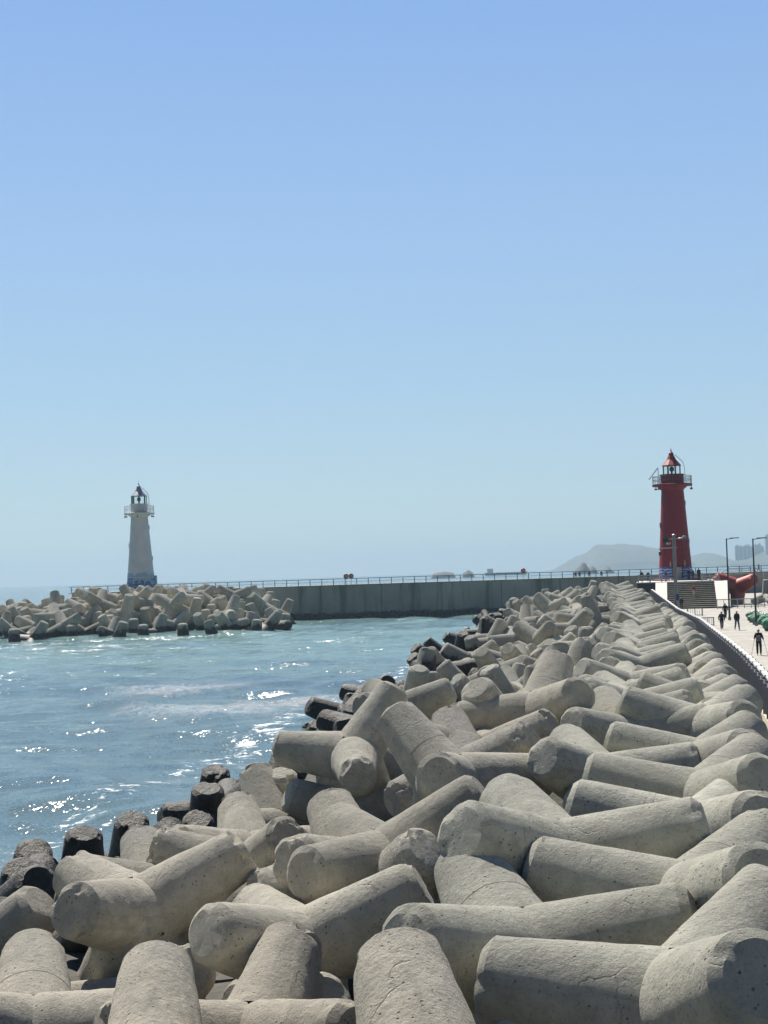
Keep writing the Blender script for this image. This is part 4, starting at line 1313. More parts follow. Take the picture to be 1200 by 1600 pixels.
('R',15.17,139.87,-1.62,365,27,851,-373,None),
('R',12.42,137.71,-2.11,470,129,523,-698,None),
('s',7.37,139.72,-1.43,715,342,-307,-526,None),
('R',17.75,140.35,-0.43,11,921,373,-102,None),
('R',12.96,147.22,-1.56,441,-620,6,-648,None),
('s',5.47,143.55,-2.32,450,-395,683,416,None),
('R',19.74,147.22,-0.46,670,464,384,431,None),
('R',18.94,150.93,-1.60,169,695,-285,636,None),
('R',6.68,146.81,-1.78,540,176,-418,708,None),
('R',13.44,155.40,-1.66,186,240,770,560,None),
('R',9.85,153.01,-2.67,844,298,431,107,None),
('R',15.69,157.95,-1.55,529,639,489,-267,None),
('s',10.32,159.95,-1.57,319,68,879,346,None),
('R',21.27,160.80,0.13,384,-4,922,-15,None),
('s',17.71,161.50,-0.41,320,31,-815,479,None),
('R',14.50,161.17,-1.12,256,19,-919,295,None),
('R',21.19,163.24,-0.37,198,-901,207,321,None),
('R',16.83,165.58,-1.74,122,-494,-484,711,None),
('s',12.53,164.36,-0.62,798,-89,486,-341,None),
('s',18.38,163.76,-0.90,767,-564,244,179,None),
('s',21.90,171.30,0.18,241,-488,833,89,None),
('R',14.95,166.23,-1.61,281,322,583,690,None),
('s',19.31,174.93,1.20,93,305,-227,-919,None),
('R',14.59,169.91,-1.90,693,-254,189,646,None),
('R',14.05,171.97,-2.44,575,-247,547,-554,None),
('s',22.18,175.89,1.38,635,-542,29,-547,None),
('s',19.11,177.78,0.54,293,421,712,-477,None),
('R',12.34,175.54,-2.75,835,-251,103,-477,None),
('s',16.44,181.01,-0.27,504,701,-503,13,None),
('s',13.14,181.28,-1.55,648,-231,-634,-351,None),
('R',21.49,185.58,0.27,150,-345,422,823,None),
('s',19.05,187.40,0.68,30,878,365,-305,None),
('s',17.31,186.08,0.30,309,341,145,-875,None),
('R',11.11,186.85,-3.26,914,-294,-198,191,None),
('R',22.91,188.64,-0.95,114,-469,710,510,None),
('s',13.12,189.28,-1.41,613,752,-123,202,None),
('R',24.03,191.46,-0.08,56,-62,-898,-429,None),
('R',19.12,197.40,-0.75,748,642,118,115,None),
('s',17.01,193.92,-0.04,571,-185,748,-280,None),
('s',14.55,193.84,-1.45,616,-412,-569,-353,None),
('R',25.00,196.11,0.06,287,-240,772,-513,None),
('R',23.59,200.85,-0.64,648,-749,27,127,None),
('R',16.75,197.92,-1.42,66,535,-480,-690,None),
('R',23.75,204.72,-0.14,102,-244,729,630,None),
('s',22.04,201.88,0.79,535,-412,643,-358,None),
('R',20.38,202.96,-1.38,653,7,-292,697,None),
('R',14.12,209.16,-2.30,420,-302,804,290,None),
('R',20.84,207.67,0.42,653,-348,-453,-495,None),
('s',17.84,209.70,-1.02,786,-209,100,571,None),
('R',16.20,214.53,-1.91,923,-298,190,144,None),
('R',19.81,212.35,-0.89,895,-378,231,-25,None),
('R',18.62,216.37,-0.40,496,-89,-430,-748,None),
('R',27.60,217.93,1.14,22,-268,610,-744,None),
('R',21.26,218.69,-0.76,951,58,23,300,None),
('R',15.29,219.51,-3.48,724,591,350,-34,None),
('s',23.60,219.84,1.18,358,-70,-600,710,None),
('R',27.95,219.88,0.34,362,-211,749,-512,None),
('R',25.50,220.88,-0.91,635,728,249,61,None),
('R',14.70,224.93,-2.03,143,-637,-756,13,None),
('s',29.92,229.75,1.39,344,-514,-764,179,None),
('R',25.75,224.97,-0.60,492,-589,502,-397,None),
('R',22.36,230.84,0.18,824,470,-287,-120,None),
('R',20.16,232.58,-1.28,38,-820,-476,-313,None),
('R',17.01,232.85,-3.14,166,18,188,967,None),
('R',30.15,231.65,0.74,387,803,-446,-74,None),
('R',26.28,237.71,-0.69,742,-576,-102,324,None),
('R',22.12,235.52,-1.76,952,-119,122,-250,None),
('R',21.18,239.17,-2.02,448,-705,156,-525,None),
('R',16.48,237.12,-2.40,803,516,-295,-5,None),
('R',30.59,240.00,0.62,209,496,-267,798,None),
('R',23.87,237.08,-1.51,423,-837,68,-337,None),
('R',18.98,245.74,-4.00,267,622,-461,572,None),
('R',17.32,242.50,-3.10,320,45,-837,439,None),
('R',4.56,54.05,-1.59,201,-615,-527,-550,None),
('s',5.14,83.32,-1.71,815,-300,449,-205,None),
('s',8.66,97.86,-0.60,659,147,-419,605,None),
('s',2.08,94.42,-1.27,972,-101,118,172,None),
('s',2.66,105.39,-2.31,640,88,752,125,None),
('s',16.39,119.73,-0.63,897,305,167,269,None),
('s',15.15,121.86,0.74,133,-144,968,-152,None),
('R',14.77,127.77,-0.74,842,-350,-406,-34,None),
('s',13.83,135.06,-0.15,725,-497,-370,299,None),
('R',16.60,146.27,-1.04,675,-538,-196,462,None),
('s',20.39,157.06,0.98,627,460,20,627,None),
('s',14.74,158.77,0.11,511,624,-149,570,None),
('s',16.62,171.84,-0.70,444,248,854,97,None),
('s',15.01,175.11,-0.89,112,-452,803,370,None),
('s',11.08,176.63,-1.58,625,444,-532,-358,None),
('R',14.84,184.86,-1.55,475,600,604,-216,None),
('s',23.40,193.10,1.44,807,-245,-509,167,None),
('s',26.31,194.18,1.56,223,-770,87,590,None),
('s',23.07,197.25,1.49,347,730,384,-444,None),
('R',17.32,202.99,-1.01,100,342,736,573,None),
('R',24.64,208.55,-0.78,984,-27,-154,77,None),
('R',21.37,221.71,-0.04,827,388,-93,394,None),
('s',15.02,218.46,-1.75,381,-743,375,-400,None),
('R',21.49,223.04,-1.37,699,407,584,-49,None),
('R',23.79,239.42,-1.07,135,-523,349,765,None),
('R',27.01,241.99,-0.19,187,265,55,943,None),
('R',21.89,242.99,-2.63,528,-753,279,-273,None),
('M',-81.93,259.56,-4.93,500,39,-10,-864,None),
('M',-82.55,262.97,-3.90,69,-697,-412,580,None),
('M',-89.20,274.56,-5.33,251,701,-406,528,None),
('M',-83.38,284.43,-4.64,259,-137,795,530,None),
('M',-80.27,243.89,-5.21,181,-758,-244,-575,None),
('M',-80.55,251.58,-5.00,463,256,746,402,None),
('M',-78.46,256.97,-4.05,527,-608,586,92,None),
('M',-73.66,261.04,-2.94,494,-821,272,75,None),
('M',-75.87,269.50,-3.84,761,-56,-85,639,None),
('M',-71.38,272.43,-2.23,46,57,68,-994,None),
('M',-70.76,284.33,-1.92,485,79,726,479,None),
('M',-70.34,246.60,-4.08,205,-233,758,572,None),
('M',-74.89,248.75,-4.53,21,458,708,-535,None),
('M',-78.05,252.71,-1.75,14,667,-204,-715,None),
('M',-73.76,255.61,-4.02,822,-19,-82,561,None),
('L',-64.16,259.38,-1.09,189,533,-573,591,None),
('M',-71.66,267.95,-2.97,987,9,-116,101,None),
('L',-69.79,273.71,-0.35,173,-743,611,-209,None),
('M',-68.35,279.61,-1.51,969,55,-121,-205,None),
('M',-63.02,237.31,-4.20,451,-7,-58,889,None),
('M',-67.29,243.32,-3.73,225,-685,-327,-609,None),
('L',-54.42,242.56,0.30,798,227,553,-51,None),
('M',-71.45,252.54,-2.82,324,249,48,-910,None),
('M',-69.09,255.06,-3.27,482,-57,-70,870,None),
('L',-64.52,263.51,-1.36,945,180,-49,-266,None),
('L',-66.52,269.84,-0.62,3,-360,622,694,None),
('L',-65.43,274.88,-1.08,386,-98,-74,913,None),
('L',-64.14,282.17,-0.24,208,-721,-510,418,None),
('L',-58.62,233.25,-4.48,932,65,16,-354,None),
('L',-55.84,233.84,-3.11,511,704,-426,245,None),
('L',-58.31,245.20,-1.45,139,785,571,-190,None),
('L',-60.11,247.94,-2.81,473,391,-756,222,None),
('M',-58.82,257.83,-1.54,360,-7,-50,931,None),
('M',-61.64,265.70,-0.17,689,114,341,628,None),
('M',-61.30,270.85,-0.10,388,-57,-48,-917,None),
('L',-61.10,275.05,0.34,954,-53,56,-287,None),
('M',-53.91,283.55,0.95,777,18,-9,627,None),
('L',-53.93,240.15,-3.31,190,-23,34,980,None),
('M',-52.34,246.20,-2.41,200,-434,-759,439,None),
('M',-55.31,251.98,-2.15,938,58,21,-337,None),
('L',-53.33,257.70,-0.63,993,-110,10,1,None),
('M',-56.23,264.74,-0.04,708,-145,-153,-673,None),
('M',-56.01,269.50,-0.24,974,44,10,-217,None),
('M',-54.06,278.08,0.54,521,-368,-704,-309,None),
('M',-59.23,284.07,0.76,503,334,712,355,None),
('L',-50.03,235.21,-4.22,605,37,50,-792,None),
('L',-49.40,241.69,-2.63,263,613,676,-311,None),
('L',-44.24,239.31,-2.33,223,-720,-606,249,None),
('L',-48.60,249.23,-2.49,938,58,21,-339,None),
('M',-48.61,254.01,-0.79,562,556,-482,375,None),
('M',-53.70,261.97,-0.22,368,698,-544,-281,None),
('M',-48.76,269.36,-0.26,935,43,15,-349,None),
('M',-50.33,274.56,0.25,265,5,-52,962,None),
('L',-38.39,233.37,-4.44,359,157,775,493,None),
('L',-45.22,243.75,-2.99,488,848,163,-118,None),
('L',-46.32,246.17,-1.60,348,-211,907,-98,None),
('M',-44.47,250.90,-1.85,943,164,91,270,None),
('M',-44.63,256.42,-1.60,927,57,-23,368,None),
('M',-48.56,263.24,-0.83,630,33,40,-774,None),
('L',-44.21,279.25,1.72,422,-197,72,-881,None),
('M',-45.49,284.69,1.02,350,12,7,-936,None),
('L',-41.00,239.93,-3.64,36,812,-154,560,None),
('L',-40.44,247.89,-1.81,356,373,682,517,None),
('L',-39.82,251.97,-1.89,975,45,-74,-199,None),
('L',-39.90,256.59,0.24,109,-944,-307,-17,None),
('M',-41.93,266.64,-0.50,861,39,23,-504,None),
('M',-44.27,273.44,0.15,985,54,11,-158,None),
('L',-40.26,276.85,2.05,193,863,453,-102,None),
('L',-42.05,282.44,1.55,388,47,284,-875,None),
('L',-37.60,241.12,-2.84,153,879,80,443,None),
('L',-35.47,246.80,-1.99,320,905,-79,266,None),
('L',-35.72,253.23,-1.19,883,-319,318,-124,None),
('L',-34.44,256.95,-0.94,17,235,-69,968,None),
('M',-35.11,260.42,-0.33,421,713,-559,-4,None),
('M',-36.42,268.08,0.89,682,288,-71,668,None),
('M',-34.46,275.12,0.27,946,43,14,-318,None),
('L',-38.92,283.28,2.17,84,355,-777,511,None),
('L',-32.13,233.21,-4.46,488,-773,-172,364,None),
('L',-30.23,243.24,-2.61,56,117,283,-949,None),
('L',-30.25,247.77,-2.67,67,4,61,-995,None),
('L',-32.84,251.62,-0.61,743,140,31,652,None),
('L',-29.95,253.74,-1.93,528,649,528,141,None),
('M',-31.54,262.36,-0.12,495,-771,-385,-106,None),
('M',-29.02,268.91,-0.29,892,40,20,-448,None),
('L',-29.88,282.17,0.87,108,799,-204,554,None),
('L',-34.96,283.92,1.43,89,847,61,519,None),
('L',-27.15,232.73,-3.97,909,-30,-181,-370,None),
('L',-21.33,238.05,-4.31,87,178,819,-537,None),
('L',-18.30,247.77,-2.44,749,589,275,121,None),
('L',-25.94,265.37,-0.12,499,279,-156,804,None),
('L',-21.49,273.73,-0.30,500,459,674,287,None),
('L',-19.50,276.92,-1.55,162,-906,-100,-375,None),
('L',-39.06,287.15,2.37,849,496,85,-153,None),
('L',-18.18,252.06,-3.75,405,147,24,901,None),
('M',-84.77,255.02,-5.07,508,838,19,-194,None),
('M',-88.17,259.02,-5.36,510,826,24,-236,None),
('M',-85.74,266.22,-5.09,296,-57,800,517,None),
('M',-76.09,285.56,-3.35,653,-568,460,-195,None),
('M',-87.33,249.77,-5.44,650,24,-12,-758,None),
('M',-77.70,274.15,-4.04,620,-538,532,-203,None),
('M',-82.60,281.06,-3.97,10,813,-365,-451,None),
('M',-75.34,280.65,-3.15,571,776,259,47,None),
('M',-72.85,249.73,-2.67,613,2,-86,-784,None),
('M',-82.67,254.79,-3.18,985,159,51,29,None),
('L',-55.09,247.50,1.47,147,-651,-632,-391,None),
('M',-75.28,276.65,-2.55,674,62,-241,-694,None),
('L',-70.82,281.18,0.04,73,550,-772,-307,None),
('M',-72.81,240.68,-4.75,140,47,24,-988,None),
('L',-58.04,238.31,-3.05,300,170,-854,-387,None),
('L',-60.98,241.76,-2.37,226,-339,-714,-568,None),
('M',-67.53,246.33,-1.93,262,-28,-493,-828,None),
('L',-66.30,256.21,-1.94,144,822,188,517,None),
('M',-69.42,259.55,-0.62,487,-742,-179,421,None),
('M',-70.54,264.54,-2.27,362,713,-522,294,None),
('L',-71.01,276.35,0.89,573,203,-537,-583,None),
('L',-67.62,285.12,0.66,224,-163,-414,866,None),
('L',-58.17,254.69,0.37,783,-192,-590,-1,None),
('M',-66.47,249.83,-2.52,486,-837,106,-226,None),
('L',-60.90,254.65,-1.06,916,280,-87,-272,None),
('L',-52.74,266.89,3.07,684,226,497,-481,None),
('M',-53.12,273.01,1.90,65,-567,-801,-175,None),
('L',-51.72,237.39,-1.10,856,309,409,40,None),
('L',-51.17,250.31,-0.59,418,-628,81,649,None),
('L',-52.25,253.86,1.16,618,-541,210,-529,None),
('L',-51.22,256.91,1.84,375,686,589,201,None),
('L',-52.21,263.71,2.13,185,522,185,810,None),
('M',-51.94,269.93,1.17,377,529,657,-379,None),
('L',-49.06,252.63,2.24,449,-256,-376,-768,None),
('L',-42.62,262.46,1.08,468,-588,-646,126,None),
('L',-46.35,256.93,2.49,594,-429,558,387,None),
('L',-47.65,279.24,2.07,180,892,-343,231,None),
('M',-49.67,281.91,1.36,243,-177,-13,-953,None),
('L',-42.32,231.52,-3.67,541,-726,109,408,None),
('L',-43.40,246.44,0.53,95,144,-174,968,None),
('L',-43.22,252.05,2.37,741,28,-328,-584,None),
('L',-42.85,255.13,2.40,522,420,30,740,None),
('M',-45.68,260.89,0.76,730,-67,-481,479,None),
('M',-38.56,270.55,0.43,444,806,361,148,None),
('L',-34.23,279.09,1.45,736,70,-190,645,None),
('L',-44.98,286.88,2.78,848,328,366,-190,None),
('L',-44.08,236.17,-2.70,88,233,530,-809,None),
('L',-35.98,250.00,1.41,792,11,-505,-340,None),
('M',-38.62,259.50,-0.42,158,-158,-843,-487,None),
('M',-37.24,264.47,0.40,429,-176,666,-582,None),
('L',-25.33,246.55,-2.58,406,-465,736,-276,None),
('L',-27.04,249.25,-0.06,680,-674,-177,225,None),
('L',-35.16,255.25,2.52,850,-513,-107,11,None),
('L',-29.95,256.56,1.28,17,476,531,700,None),
('L',-32.42,260.38,2.35,126,916,-368,92,None),
('M',-33.34,265.49,0.65,36,-563,164,-808,None),
('L',-21.11,268.55,-1.57,490,-623,608,14,None),
('L',-25.85,243.50,-0.14,120,-13,690,-712,None),
('L',-25.93,240.34,-2.07,346,-601,72,-715,None),
('L',-22.89,242.81,-3.11,397,-648,607,-226,None),
('L',-25.49,251.56,-1.46,416,662,-337,-522,None),
('L',-27.12,262.81,2.45,760,22,549,-345,None),
('M',-29.09,259.69,-0.40,486,-230,698,-472,None),
('L',-22.37,267.00,0.64,814,428,-101,-376,None),
('L',-24.00,275.52,1.02,613,-543,516,-249,None),
('L',-24.41,281.96,0.45,761,-32,72,-642,None),
('L',-22.43,253.08,-1.86,449,144,-28,-880,None),
('L',-25.53,261.12,-1.24,960,47,50,-267,None),
('L',-19.96,243.80,-2.64,775,-294,-555,-54,None),
('R',-3.03,12.88,-2.46,-48,-984,28,-166,None),
('R',-6.24,12.93,-3.44,74,-550,805,204,None),
('R',-9.21,13.28,-4.28,-101,-934,-288,179,None),
('R',-12.17,13.22,-4.60,81,-972,215,4,None),
('R',-15.36,13.15,-4.92,-69,976,-184,-84,None),
('R',-2.62,17.19,-2.46,-9,-933,219,282,None),
('R',-6.50,16.33,-3.44,69,678,-722,-114,None),
('R',-8.45,16.78,-4.28,152,944,239,162,None),
('R',-12.09,16.68,-4.60,55,966,239,-62,None),
('R',-15.09,16.64,-4.92,224,-586,778,-18,None),
('R',-1.88,20.73,-2.46,-7,840,-540,-27,None),
('R',-4.96,19.96,-3.44,-303,-893,329,-7,None),
('R',-8.19,20.14,-4.28,-69,109,973,187,None),
('R',-11.20,21.47,-4.60,47,-885,418,195,None),
('R',-14.52,20.25,-4.92,-160,-741,-650,-4,None),
('R',-0.89,23.71,-2.46,-3,-242,963,-114,None),
('R',-4.18,24.14,-3.44,-96,-989,1,104,None),
('R',-7.68,24.12,-4.28,19,752,642,143,None),
('R',-10.23,23.47,-4.60,-4,-383,906,173,None),
('R',-13.62,24.31,-4.92,17,802,-563,-194,None),
('R',0.31,27.81,-2.46,50,893,442,55,None),
('R',-3.52,27.76,-3.44,67,105,-991,29,None),
('R',-6.35,27.82,-4.28,147,-352,918,-102,None),
('R',-9.31,28.18,-4.60,115,771,-610,136,None),
('R',-12.77,28.20,-4.92,-63,-322,940,81,None),
('R',0.59,32.24,-2.46,-47,-711,663,226,None),
('R',-3.14,31.88,-3.44,37,635,-756,-148,None),
('R',-5.05,31.33,-4.28,-10,-977,149,-145,None),
('R',-9.37,32.03,-4.60,16,-918,-391,-51,None),
('R',-12.62,32.15,-4.92,183,641,742,-64,None),
('f',1.53,35.28,-2.46,41,-870,-467,-144,None),
('R',-2.99,34.73,-3.44,125,644,739,146,None),
('R',-4.74,35.54,-4.28,49,-221,-967,-105,None),
('R',-8.12,34.93,-4.60,84,960,258,-52,None),
('R',-11.23,35.10,-4.92,-102,-241,964,-31,None),
('R',1.62,38.52,-2.46,-120,-446,-867,-184,None),
('R',-0.44,39.66,-3.44,-183,-472,859,-55,None),
('R',-4.21,38.63,-4.28,-123,634,762,-16,None),
('R',-7.50,39.04,-4.60,46,750,658,24,None),
('R',-10.33,38.68,-4.92,-156,869,-454,110,None),
('R',2.36,42.97,-2.46,17,871,-473,-128,None),
('R',-0.20,42.35,-3.44,-14,-518,845,-123,None),
('R',-3.43,42.26,-4.28,-29,-90,-992,68,None),
('R',-7.38,42.23,-4.60,-88,27,990,102,None),
('R',-9.78,43.08,-4.92,-112,-942,-308,63,None),
('R',3.01,45.02,-2.46,154,969,169,-77,None),
('R',0.77,46.93,-3.44,-251,732,631,9,None),
('R',-3.27,45.82,-4.28,81,-964,-160,191,None),
('R',-5.78,46.96,-4.60,77,-680,694,-220,None),
('R',-9.36,46.36,-4.92,151,461,-873,25,None),
('R',4.17,49.60,-2.46,-104,441,-869,-191,None),
('R',0.61,50.59,-3.44,-33,-390,901,179,None),
('R',-2.76,50.29,-4.28,-1,434,-874,214,None),
('R',-5.85,50.39,-4.60,129,-204,-968,43,None),
('R',-9.21,49.11,-4.92,18,817,546,-177,None),
('f',-7.37,33.04,-2.30,100,799,579,100,None),
('f',-4.99,28.55,-2.30,100,799,579,100,None),
('f',-2.46,26.73,-2.40,100,799,579,100,None),
('f',-9.99,38.28,-2.60,100,799,579,100,None),
]

def place_pod(i, x, y, z, q, S, tone, crust, tide, label, group):
    D = y
    me = (POD_WORN[i % 3] if crust > .5 or tone > .8 else POD_NEAR[i % 4]) if D < 62 else (POD_MID[i % 2] if D < 140 else POD_FAR)
    o = bpy.data.objects.new('tetrapod', me)
    o.rotation_mode = 'QUATERNION'
    o.location = (x, y, z); o.rotation_quaternion = q; o.scale = (S/3.9,)*3
    o['tone'] = tone; o['crust'] = crust; o['tide'] = tide
    tag(o, label, 'tetrapod', group)
    COL.objects.link(o)
    return o
def build_pods():
    rng = random.Random(77)
    rest_v = []; rest_f = []
    bv, bf = pod_geometry(14, 3, 30, 0)
    bv = np.array([tuple(p) for p in bv])
    for i, (zone, x, y, z, qw, qx, qy, qz, lab) in enumerate(PODS):
        S = 5.7 if zone in 'LM' else 3.9
        q = (qw/999, qx/999, qy/999, qz/999)
        s = rail(y)-x
        # look: cool and clean on the crest, warmer and crusted down the slope, black at the water
        tone = .1 if zone in 'nN' else (.35 if zone == 'L' else min(1, max(.25, .95-(y-14)/90)+rng.uniform(-.2, .2)))
        if zone in 'nN': crust = 0.03
        else: crust = max(0, rng.gauss(.42, .25))
        tide = float(np.interp(s, [16, 20], [-2.2, -.5] if y < 60 else [-1.3, .8])) if zone != 'L' else -1.5
        if zone == 'L': crust = .1
        if lab and lab[0] in CRUSTY: crust = 1.0
        if zone in 'fn' and not lab: zone = 'f'
        text = lab[1] if lab else None
        if zone == 'R':   # rest, merged
            Mx = np.array(Matrix.LocRotScale(Vector((x, y, z)), __import__('mathutils').Quaternion(q), None))
            vv = bv @ Mx[:3, :3].T + Mx[:3, 3]
            n = sum(len(a) for a in rest_v); rest_v.append(vv); rest_f += [tuple(k+n for k in ff) for ff in bf]
            continue
        if zone == 'M':
            Mx = np.array(Matrix.LocRotScale(Vector((x, y, z)), __import__('mathutils').Quaternion(q), Vector((S/3.9,)*3)))
            vv = bv @ Mx[:3, :3].T + Mx[:3, 3]
            n = sum(len(a) for a in rest_v); rest_v.append(vv); rest_f += [tuple(k+n for k in ff) for ff in bf]
            continue
        group = None
        if text is None:
            if zone == 'N':
                b_ = ('just beyond the hand-high crest units', 'level with the lone walker', 'level with the walking couple', 'near the foot of the steps')
                if y < 75: text, group = 'clean grey tetrapod in the neat crest rows, nearer than the lone walker', 'neat crest tetrapods nearer than the lone walker'
                elif y < 112: text, group = 'clean grey tetrapod in the neat crest rows level with the lone walker', 'neat crest tetrapods level with the lone walker'
                elif y < 150: text, group = 'clean grey tetrapod in the neat crest rows level with the walking couple', 'neat crest tetrapods level with the couple'
                else: text, group = 'small-looking grey tetrapod in the crest rows towards the foot of the steps', 'crest tetrapods towards the steps'
            elif zone == 'L':
                c = 0 if x < -62 else (1 if x < -44 else (2 if x < -28 else 3))
                wetp = z < -1.9
                loc = ('at the left end', 'below the white lighthouse', 'right of the white lighthouse', 'at the right tip')[c]
                text = '%s tetrapod %s of the far mound %s' % ('dark wet' if wetp else 'dry grey', loc, 'at the waterline' if wetp else 'above the waterline')
                text = text.replace('below the white lighthouse of the far mound', 'of the far mound below the white lighthouse').replace('right of the white lighthouse of the far mound', 'of the far mound right of the white lighthouse')
                group = text.replace('tetrapod ', 'tetrapods ')
            else:
                wetp = z < -1.6
                band = 0 if y < 75 else (1 if y < 105 else (2 if y < 150 else 3))
                loc = ('nearer than the lone walker', 'level with the lone walker', 'level with the walking couple', 'close to the pier wall')[band]
                side = 'dark tetrapod at the water edge' if wetp else ('weathered grey tetrapod midway down the rough slope' if s > 14 else 'pale grey tetrapod high on the rough slope')
                text = side+', '+loc
                group = text.replace('tetrapod', 'tetrapods')
        place_pod(i, x, y, z, q, S, tone, crust, tide, text, group)
    if rest_v:
        me = bpy.data.meshes.new('tetrapod_mass')
        me.from_pydata([tuple(p) for p in np.concatenate(rest_v)], [], rest_f)
        me.materials.append(M['pod']); me.polygons.foreach_set('use_smooth', [True]*len(me.polygons)); me.set_sharp_from_angle(angle=R(30))
        o = bpy.data.objects.new('tetrapod_mass', me); COL.objects.link(o); o['tone'] = .35; o['crust'] = .1; o['tide'] = -1.0
        tag(o, 'the many further tetrapods showing only in the gaps of the piles', kind='stuff')
build_pods()

# the painted and plain tetrapods standing on the quay at the right
def special(name, x, y, z, yaw, tilt, S, m, label):
    me = POD_MID[0].copy(); me.materials.clear(); me.materials.append(m)
    o = bpy.data.objects.new('tetrapod', me); COL.objects.link(o)
    o.rotation_euler = (tilt, 0, yaw); o.location = (x, y, z); o.scale = (S/3.9,)*3
    o['tone'] = .1; o['crust'] = .0; o['tide'] = -3.
    tag(o, label, 'tetrapod')
    return o
low = lambda S: S*(.6433/3+.142)
special('red', 51.0, 214, low(5.0)+.05, R(10), R(180), 5.0, M['redpod'], 'big faded red painted tetrapod on the quay right of the steps') if False else None
special('red', 50.8, 214, 2.5, R(-62), R(172), 5.7, M['redpod'], 'big faded red painted tetrapod on the quay right of the steps')
special('grey', 52.5, 204.5, low(3.6), R(28), 0, 3.6, M['concreteo'], 'grey tetrapod standing in front of the red painted one')
special('grey', 57.2, 206.5, low(4.0), R(75), 0, 4.0, M['concreteo'], 'pale grey tetrapod right of the red painted one by the fence end')
special('grey', 59.5, 217, 2.6, R(40), R(170), 4.6, M['concreteo'], 'greenish grey tetrapod behind, right of the red painted one')

# ---------------------------------------------------------------- poles and lamps
def lamp_post(x, y, h, label):
    r_ = empty('street_lamp', (x, y, 0), 0, label, 'street lamp', 'street lamps on the walkway')
    b = MB(); b.bar((0, 0, 0), (0, 0, .35), .16, 12); b.build('base', M['steel'], r_)
    b = MB(); b.bar((0, 0, .3), (0, 0, h), .105, 12, .065); b.build('pole', M['darkmetal'], r_, smooth=True)
    b = MB(); b.bar((0, 0, h-.08), (.95, 0, h+.04), .04, 8); b.build('arm', M['darkmetal'], r_)
    b = MB(); b.box((.85, 0, h+.03), (.9, .26, .09)); b.build('lamp_head', M['darkmetal'], r_)
    return r_
lamp_post(36.0, 156, 8.6, 'tall dark street lamp with a flat head, behind the walking couple')
lamp_post(34.8, 140, 8.25, 'thick street lamp beside the green net bundles, nearer of the two lamps')

def horn(root, x, z, sgn, r):
    b = MB(); prof = [(0.09, 0), (.10, .35), (.16, .55), (.27, .70), (r, .85), (r, .88), (r*.8, .80), (.05, .60)]
    n = 20; v = []
    for rr, d in prof:
        for k in range(n):
            t = 2*pi*k/n; v.append((d, rr*cos(t), rr*sin(t)))
    f = [(i*n+k, i*n+(k+1) % n, (i+1)*n+(k+1) % n, (i+1)*n+k) for i in range(len(prof)-1) for k in range(n)] + [tuple(range(n)), tuple(range(len(prof)*n-1, (len(prof)-1)*n-1, -1))]
    b.add(v, f)
    o = b.build('horn', M['steel'] if sgn > 0 else M['darkmetal'], root, smooth=True)
    o.location = (x, 0, z); o.rotation_euler = (0, 0, R(-50) if sgn > 0 else R(180+52))
    return o
sp = empty('loudspeaker_pole', (33.2, 170, 0), 0, 'grey pole with two horn loudspeakers and a camera arm, in front of the red lighthouse', 'speaker pole')
b = MB(); b.bar((0, 0, 0), (0, 0, 9.35), .21, 16, .19); b.build('pole', M['steel'], sp, smooth=True)
b = MB(); b.lathe([(.23, 9.35), (.23, 9.45), (.05, 9.55)], 14); b.build('cap', M['steel'], sp)
b = MB(); b.bar((-1.0, 0, 8.95), (1.0, 0, 9.0), .05, 8); b.build('crossbar', M['steel'], sp)
horn(sp, .55, 9.0, 1, .36); horn(sp, -.55, 8.95, -1, .40)
b = MB(); b.box((-.62, -.1, 8.45), (.42, .3, .22)); b.build('control_box', M['wallw'], sp)
b = MB(); b.bar((.35, 0, 7.95), (-1.75, 0, 7.90), .06, 8); arm = b.build('camera_arm', M['steel'], sp)
b = MB(); b.bar((-1.65, 0, 7.9), (-1.65, 0, 7.6), .03, 6); b.lathe([(.05, 7.62), (.14, 7.55), (.17, 7.3), (.12, 7.12), (.02, 7.05)], 14, (-1.65, 0)); b.build('camera', M['black'], sp)
b = MB(); b.box((.12, -.25, 2.3), (.3, .14, .7)); b.build('notice_board', M['bluecloth'], sp)

# life rings on stands along the pier
def life_ring(x, dx, m, label):
    y = pier_y(x)+1.4
    r_ = empty('life_ring_stand', (x, y, 4.0), math.atan(.12), label, 'life ring', 'life ring stands on the pier')
    b = MB(); b.bar((0, 0, 0), (0, 0, 2.0), .05, 8); b.build('post', M['white'], r_)
    b = MB(); n = 24
    pts = [(.40*cos(2*pi*k/n), -.12, 1.75+.40*sin(2*pi*k/n)) for k in range(n+1)]
    for k in range(n): b.bar(pts[k], pts[k+1], .13, 8)
    b.build('ring', m, r_, smooth=True)
    b = MB(); b.box((0, .04, 1.75), (.5, .05, .5)); b.build('backboard', M['white'], r_)
life_ring(-7.9, 0, M['ringred'], 'red life ring on a white post, left of the pair on the pier wall')
life_ring(-6.9, 0, M['woodbrown'], 'brown life ring board on a white post, right of the pair on the pier wall')
life_ring(27.5, 0, M['ringred'], 'single red life ring on a white post midway along the pier')

